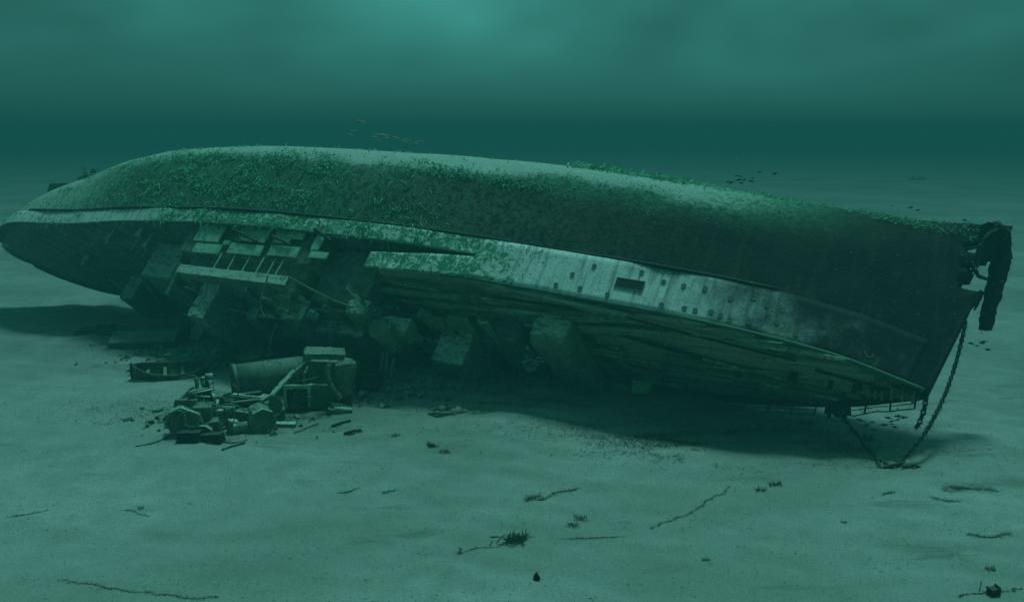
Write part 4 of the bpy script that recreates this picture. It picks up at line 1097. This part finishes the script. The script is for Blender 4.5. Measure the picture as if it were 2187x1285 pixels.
for p0, p1, lab in (((1060, 1160), (1078, 1140), 'twig leaning left of the brush pile'), ((1048, 1147), (1070, 1146), 'flat twig far left of the brush pile'), ((1046, 1165), (1052, 1155), 'short upright twig left of the brush pile'), ((1122, 1150), (1124, 1130), 'upright twig at the right side of the brush pile')):
    a = at(*p0, .05); c = far(p1[0], p1[1], a.y - .05); rope('twig', [a, a.lerp(c, .5), c], .03, lab, M_DARKWEED, 'twig')
# wooden crate remains at the bottom right
crt = empty('broken_crate', at(2122, 1268), .25); tag(crt, 'dark broken crate half sunk in sand in the lower right corner', 'crate')
for k in range(4):
    b = MB(); b.box((-.32, -.3 + .0 * k, .02 + k * .15), (.32, -.26, .14 + k * .15), jit=.02); b.build('board', M_DARK, crt)
    b = MB(); b.box((.30, -.25, .02 + k * .15), (.34, .3, .14 + k * .15), jit=.02); b.build('board', M_DARK, crt)
    b = MB(); b.box((-.34, -.25, .02 + k * .15), (-.30, .3, .14 + k * .15), jit=.02); b.build('board', M_DARK, crt)
b = MB(); b.box((-.3, -.24, .05), (.3, .3, .45)); b.build('filling', M_DARK, crt)
crt.rotation_euler = (.12, -.16, .25); crt.scale = (.7, .7, .7)
stick('stake standing left of the broken crate', (2092, 1262), (2096, 1242), .03, M_DARK, .05)
stick('thin pole lying under the broken crate', (2040, 1272), (2150, 1262), .045, M_DARKWEED)
stick('thin twig right of the broken crate at the edge', (2150, 1264), (2180, 1256), .035, M_DARKWEED)
for k, (x, y, h, lab) in enumerate(((300, 1085, .25, 'tiny weed tuft at left by the hooked twig'), (925, 952, .55, 'feathery weed tuft on the sand below the low silted rock'), (950, 966, .4, 'small weed tuft just under the feathery tuft'), (1240, 1108, .45, 'dark weed tuft right of the curved branch'), (1225, 1122, .4, 'small round weed tuft under the dark one'), (1655, 1035, .5, 'spread weed tuft below the middle of the bow shadow'), (1625, 1046, .4, 'low weed tuft left of the spread tuft'), (1802, 1115, .22, 'tiny dark weed tuft alone on bright sand at right'), (1508, 1196, .25, 'tiny dark weed tuft low in the middle right'), (2116, 1215, .3, 'small weed tuft above the broken crate'), (1855, 940, .5, 'weed tuft on the sand under the slanting chain'), (845, 930, .35, 'weed tuft on the slope left of the low rock'), (1560, 925, .6, 'bushy weed in the bow shadow'), (1722, 905, .7, 'bushy dark weed at the edge of the bow shadow'), (1960, 385, 4.0, 'far dark bush of weed on the distant sand'))):
    brush(lab, x, y, h * .8, h, 60, k, M_DARKWEED if k % 3 else M_LITTER)

# ------------------------------------------------------------------ fish
def fish_mesh(name, mat):
    b = MB(); secs = ((-.5, .0, .02), (-.42, .05, .07), (-.25, .085, .13), (0, .085, .15), (.22, .05, .10), (.36, .02, .045)); n = 8; V = []; Fq = []
    for x, a, h in secs: V += [(x, a * math.cos(2 * math.pi * k / n), h * math.sin(2 * math.pi * k / n)) for k in range(n)]
    for i in range(len(secs) - 1): Fq += [(i * n + k, i * n + (k + 1) % n, (i + 1) * n + (k + 1) % n, (i + 1) * n + k) for k in range(n)]
    Fq += [tuple(reversed(range(n))), tuple(range((len(secs) - 1) * n, len(secs) * n))]
    b.add(V, Fq)
    b.prism([(.33, -.008, 0), (.56, -.008, .15), (.48, -.008, 0), (.56, -.008, -.15)], (0, .016, 0))
    b.prism([(-.12, -.006, .14), (.1, -.006, .24), (.2, -.006, .1)], (0, .012, 0))
    b.prism([(-.05, -.006, -.13), (.08, -.006, -.22), (.15, -.006, -.10)], (0, .012, 0))
    o = b.build(name, mat); me = o.data; bpy.data.objects.remove(o); return me
FM, FP = fish_mesh('fish', M_FISH), fish_mesh('fish', M_PALEFISH)
def school(label, group, spots, depth, length, me, spread=1.5):
    for k, (x, y, tilt) in enumerate(spots):
        o = bpy.data.objects.new('fish', me); COL.objects.link(o)
        o.location = far(x, y, depth + R.uniform(-spread, spread)); s_ = length * R.uniform(.6, 1.3)
        o.scale = (s_, s_, s_ * .8); o.rotation_euler = (0, tilt + R.uniform(-.1, .1), R.uniform(-.35, .35) + (math.pi if R.random() < .3 else 0))
        tag(o, label, 'fish', group)
school('small dark fish swimming below the bow railing', 'fish under the bow railing', ((1838, 897, .3), (1863, 901, 0), (1850, 908, .4), (1867, 917, 0), (1897, 892, .2), (1904, 899, .35), (1918, 888, 0), (1917, 896, -.1), (1930, 891, .1), (1911, 911, .3), (1888, 907, .1), (1905, 905, 0)), 62, .5, FM)
school('dark fish swimming right of the torn stem bar', 'fish right of the stem', ((2074, 733, .1), (2086, 738, 0), (2097, 732, -.2), (2110, 746, .25), (2100, 730, -.1)), 64, .5, FM)
school('silvery fish in the dark gap between the two lower deckhouses', 'fish in the dark gap', ((1125, 764, -.1), (1136, 759, -.1), (1132, 768, 0), (1145, 771, .1), (1152, 764, 0), (1120, 772, -.2), (1158, 772, -.2), (1147, 779, 0), (1140, 775, .1)), 73.5, .55, FP, .6)
school('pale fish in the water above the top of the hull', 'fish above the hull', ((745, 288, -.3), (756, 281, -.15), (800, 293, .1), (812, 288, 0), (820, 297, .2), (824, 290, .1), (848, 295, .2), (866, 303, .3), (872, 300, .4), (886, 308, .1), (770, 260, -.1), (896, 303, -.2)), 84, .85, FP)
school('dark fish in the small school above the forward hull', 'fish above the forward hull', ((1555, 388, .4), (1562, 390, -.2), (1578, 384, -.3), (1583, 378, .2), (1584, 391, .2), (1590, 384, -.5), (1608, 380, .1), (1605, 387, .2), (1622, 368, -.1), (1655, 371, -.1), (1575, 376, 0)), 75, .42, FM)
school('dark fish skimming over the weed along the top of the bow', 'fish along the top of the bow', ((1905, 440, 0), (1945, 443, .1), (1960, 449, .1), (2060, 470, .3)), 66, .36, FM)

# ------------------------------------------------------------------ uncountable litter on the sand
rg = np.random.default_rng(77)
def litter(name, label, n, cx, cy, sx, sy, l0, l1, wf, mat, flat, cat='seaweed', field=None):
    x = rg.normal(cx, sx, n * 3) if field is None else rg.uniform(*field[0], n * 3)
    y = rg.normal(cy, sy, n * 3) if field is None else rg.uniform(*field[1], n * 3)
    u = x * .95 + y * .2; v_ = y * .98 - x * .2
    keep = vnoise(u / 7, v_ / 1.6, 61) * .6 + vnoise(u / 2.1, v_ / .7, 62) * .4
    o_ = np.argsort(-keep + rg.random(n * 3) * .22)[:n]; x, y = x[o_], y[o_]
    P = np.stack([x, y, gz(x, y) + .01], -1)
    a = rg.normal(.15, 1.0, n) + math.pi * (rg.random(n) < .5)
    d = np.stack([np.cos(a), np.sin(a), rg.uniform(.0, flat, n)], -1); d /= np.linalg.norm(d, axis=1, keepdims=True)
    sd = np.stack([-np.sin(a), np.cos(a), rg.uniform(-.5, .9, n)], -1); sd /= np.linalg.norm(sd, axis=1, keepdims=True)
    ln = l0 + (l1 - l0) * rg.random(n) ** 2
    o = blades(name, P, d, sd, ln, ln * wf, mat, -.0); tag(o, label, cat, None, 'stuff')
litter('drift_weed', 'thin drift lines of weed litter on the sand', 9000, 0, 0, 0, 0, .05, .26, .13, M_LITTER, .25, field=((-50, 36), (38, 84)))
litter('shade_weed', 'weed litter gathered in the shadow of the bow', 9000, 16, 65.5, 6.5, 2.6, .06, .42, .11, M_DARKWEED, .7)  # dark weed that also fills out the bow shadow
litter('wreck_litter', 'rust flakes and weed strewn round the heap of drums', 7000, -18, 72, 7, 3.2, .05, .30, .18, M_DARKWEED, .5)
litter('wreck_litter', 'dark litter strewn in front of the superstructure', 6000, -4, 74.5, 9, 2.0, .05, .3, .16, M_LITTER, .5)
# pebbles and shell grit
n = 12000; x = rg.uniform(-46, 34, n); y = 37 + 50 * rg.random(n) ** 1.6; r_ = .008 + .030 * rg.random(n) ** 5
octv = np.array([[1, 0, 0], [0, 1, 0], [-1, 0, 0], [0, -1, 0], [0, 0, .8], [0, 0, -.8]]); octf = np.array([[0, 1, 4], [1, 2, 4], [2, 3, 4], [3, 0, 4], [1, 0, 5], [2, 1, 5], [3, 2, 5], [0, 3, 5]])
V = (np.stack([x, y, gz(x, y) + r_ * .3], -1)[:, None, :] + octv[None] * r_[:, None, None] * rg.uniform(.7, 1.4, (n, 1, 3))).reshape(-1, 3)
F = (np.arange(n)[:, None, None] * 6 + octf[None]).reshape(-1, 3)
tag(np_mesh('pebbles', V, F, M_DARK, smooth_shade=False), 'scattered dark pebbles and shell grit on the sand', 'pebbles', None, 'stuff')

# crust of weed, shells and hydroids on everything that lies or stands about the wreck
bpy.context.view_layer.update()
def encrust(name, label, objs, n, l0, l1, wfac, mat, seed):
    P = []; A = []
    for o in objs:
        me = o.data; mw = np.array(o.matrix_world)
        co = np.empty(len(me.vertices) * 3, np.float32); me.vertices.foreach_get('co', co)
        co = co.reshape(-1, 3) @ mw[:3, :3].T + mw[:3, 3]
        for p in me.polygons:
            v_ = list(p.vertices)
            for k in range(1, len(v_) - 1): P.append((co[v_[0]], co[v_[k]], co[v_[k + 1]]))
    P = np.array(P); e1 = P[:, 1] - P[:, 0]; e2 = P[:, 2] - P[:, 0]; nn = np.cross(e1, e2); ar = np.linalg.norm(nn, axis=1)
    rg = np.random.default_rng(seed); k = rg.choice(len(P), n, p=ar / ar.sum())
    a, b_ = rg.random(n), rg.random(n); f = a + b_ > 1; a[f], b_[f] = 1 - a[f], 1 - b_[f]
    pos = P[k, 0] + e1[k] * a[:, None] + e2[k] * b_[:, None]
    ok = (vnoise(pos[:, 0] / .7 + pos[:, 2], pos[:, 1] / .7 - pos[:, 2] * .6, seed) > .42) & (pos[:, 2] > gz(pos[:, 0], pos[:, 1]) - .1)
    pos = pos[ok]; nor = nn[k][ok] / (ar[k][ok][:, None] + 1e-9); m = len(pos)
    d = nor * .6 + rg.normal(size=(m, 3)) * .6; d /= np.linalg.norm(d, axis=1, keepdims=True)
    sd = np.cross(d, rg.normal(size=(m, 3))); sd /= np.linalg.norm(sd, axis=1, keepdims=True) + 1e-9
    ln = l0 + (l1 - l0) * rg.random(m) ** 2.5
    o = blades(name, pos, d, sd, ln, ln * wfac, mat, .35); tag(o, label, 'growth', None, 'stuff')
top_of = lambda o: o if o.parent is None else top_of(o.parent)
wreck_parts = [o for o in scene.objects if o.type == 'MESH' and o.parent and top_of(o) is ship and o.data.name.split('.')[0] in ('midship_house', 'bridge_house', 'gallery_wall', 'boat_deck', 'side_panel', 'davit', 'hatch_house', 'winch_house', 'mast_house', 'poop_house', 'steering_house', 'skylight', 'bridge_wing', 'wheel_house', 'funnel_casing', 'ventilator_box', 'locker', 'chart_house', 'ventilator', 'deck_ledge', 'collapsed_plate', 'fallen_girder', 'fallen_beam', 'crushed_casing', 'winch', 'flange', 'handrail', 'rail_post', 'fairlead', 'bollard', 'stem_bar', 'torn_plating', 'fore_deck', 'aft_deck')]
encrust('encrusting_growth', 'crust of growth on the decks and deckhouses of the wreck', wreck_parts, 120000, .06, .50, .14, M_DARKWEED, 3)
encrust('encrusting_growth', 'paler hydroid tufts on the decks and deckhouses of the wreck', wreck_parts, 40000, .05, .34, .18, M_WEED, 4)
heap = [o for o in scene.objects if o.type == 'MESH' and top_of(o).name.split('.')[0] in ('octagonal_drum', 'tank', 'crate', 'plank_stack', 'pipe_bundle', 'broken_cabin', 'fallen_funnel', 'lifeboat', 'bent_pipe', 'long_beam', 'steel_plate', 'wreckage_heap', 'rock', 'anchor_chain', 'hanging_chain', 'anchor', 'cable') and not top_of(o).get('kind')]
encrust('encrusting_growth', 'crust of growth on the wreckage lying on the sand', heap, 60000, .04, .32, .15, M_DARKWEED, 5)
encrust('encrusting_growth', 'pale tufts on the wreckage lying on the sand', heap, 16000, .04, .2, .2, M_LITTER, 6)

# rubble fallen from the decks, and specks added to give the water a grain
def rubble(name, label, n, cx, cy, sx, sy, r0, r1, mat, seed):
    rg = np.random.default_rng(seed)
    x = rg.normal(cx, sx, n); y = rg.normal(cy, sy, n); r_ = r0 + (r1 - r0) * rg.random(n) ** 3
    cube = np.array([[-1, -1, -1], [1, -1, -1], [1, 1, -1], [-1, 1, -1], [-1, -1, 1], [1, -1, 1], [1, 1, 1], [-1, 1, 1]], float)
    cf = np.array([[0, 3, 2, 1], [4, 5, 6, 7], [0, 1, 5, 4], [1, 2, 6, 5], [2, 3, 7, 6], [3, 0, 4, 7]])
    V = cube[None] * rg.uniform(.35, 1.3, (n, 1, 3)) * (1 + rg.normal(0, .18, (n, 8, 3)))
    q = rg.normal(size=(n, 4)); q[:, 1:3] *= .35; q /= np.linalg.norm(q, axis=1, keepdims=True); a, b_, c_, d = q.T
    M3 = np.stack([np.stack([1 - 2 * (c_ * c_ + d * d), 2 * (b_ * c_ - a * d), 2 * (b_ * d + a * c_)], -1), np.stack([2 * (b_ * c_ + a * d), 1 - 2 * (b_ * b_ + d * d), 2 * (c_ * d - a * b_)], -1), np.stack([2 * (b_ * d - a * c_), 2 * (c_ * d + a * b_), 1 - 2 * (b_ * b_ + c_ * c_)], -1)], 1)
    V = np.einsum('nij,nkj->nki', M3, V) * r_[:, None, None]
    V = V + np.stack([x, y, gz(x, y) + r_ * .25], -1)[:, None, :]
    o = np_mesh(name, V.reshape(-1, 3), (np.arange(n)[:, None, None] * 8 + cf[None]).reshape(-1, 4), mat, smooth_shade=False)
    tag(o, label, 'rubble', None, 'stuff')
rubble('rubble', 'broken bits strewn through and around the heap of drums', 520, -22.5, 69.8, 3.2, 1.6, .04, .32, M_STEEL, 1)
rubble('rubble', 'rubble spilling from the collapsed cabin towards the hull', 520, -13.5, 78, 4.0, 2.0, .04, .38, M_STEEL, 2)
rubble('rubble', 'rubble along the sand at the foot of the deckhouses', 420, 0, 79, 6, 1.3, .04, .36, M_SUBDECK, 3)
rubble('rubble', 'rubble between the lifeboat and the stern superstructure', 420, -31, 90, 4, 2.5, .05, .35, M_STEEL, 4)
rg = np.random.default_rng(5); n = 2600
y = rg.uniform(14, 75, n); x = rg.uniform(-.6, .6, n) * y; z = rg.uniform(.4, 26, n); r_ = rg.uniform(.006, .016, n) * (y / 30) ** .5
V = (np.stack([x, y, z], -1)[:, None, :] + octv[None] * r_[:, None, None]).reshape(-1, 3)
F = (np.arange(n)[:, None, None] * 6 + octf[None]).reshape(-1, 3)
tag(np_mesh('grain_specks', V, F, M_PALEFISH, smooth_shade=False), 'fine specks added in the green water as grain', 'particles', None, 'stuff')
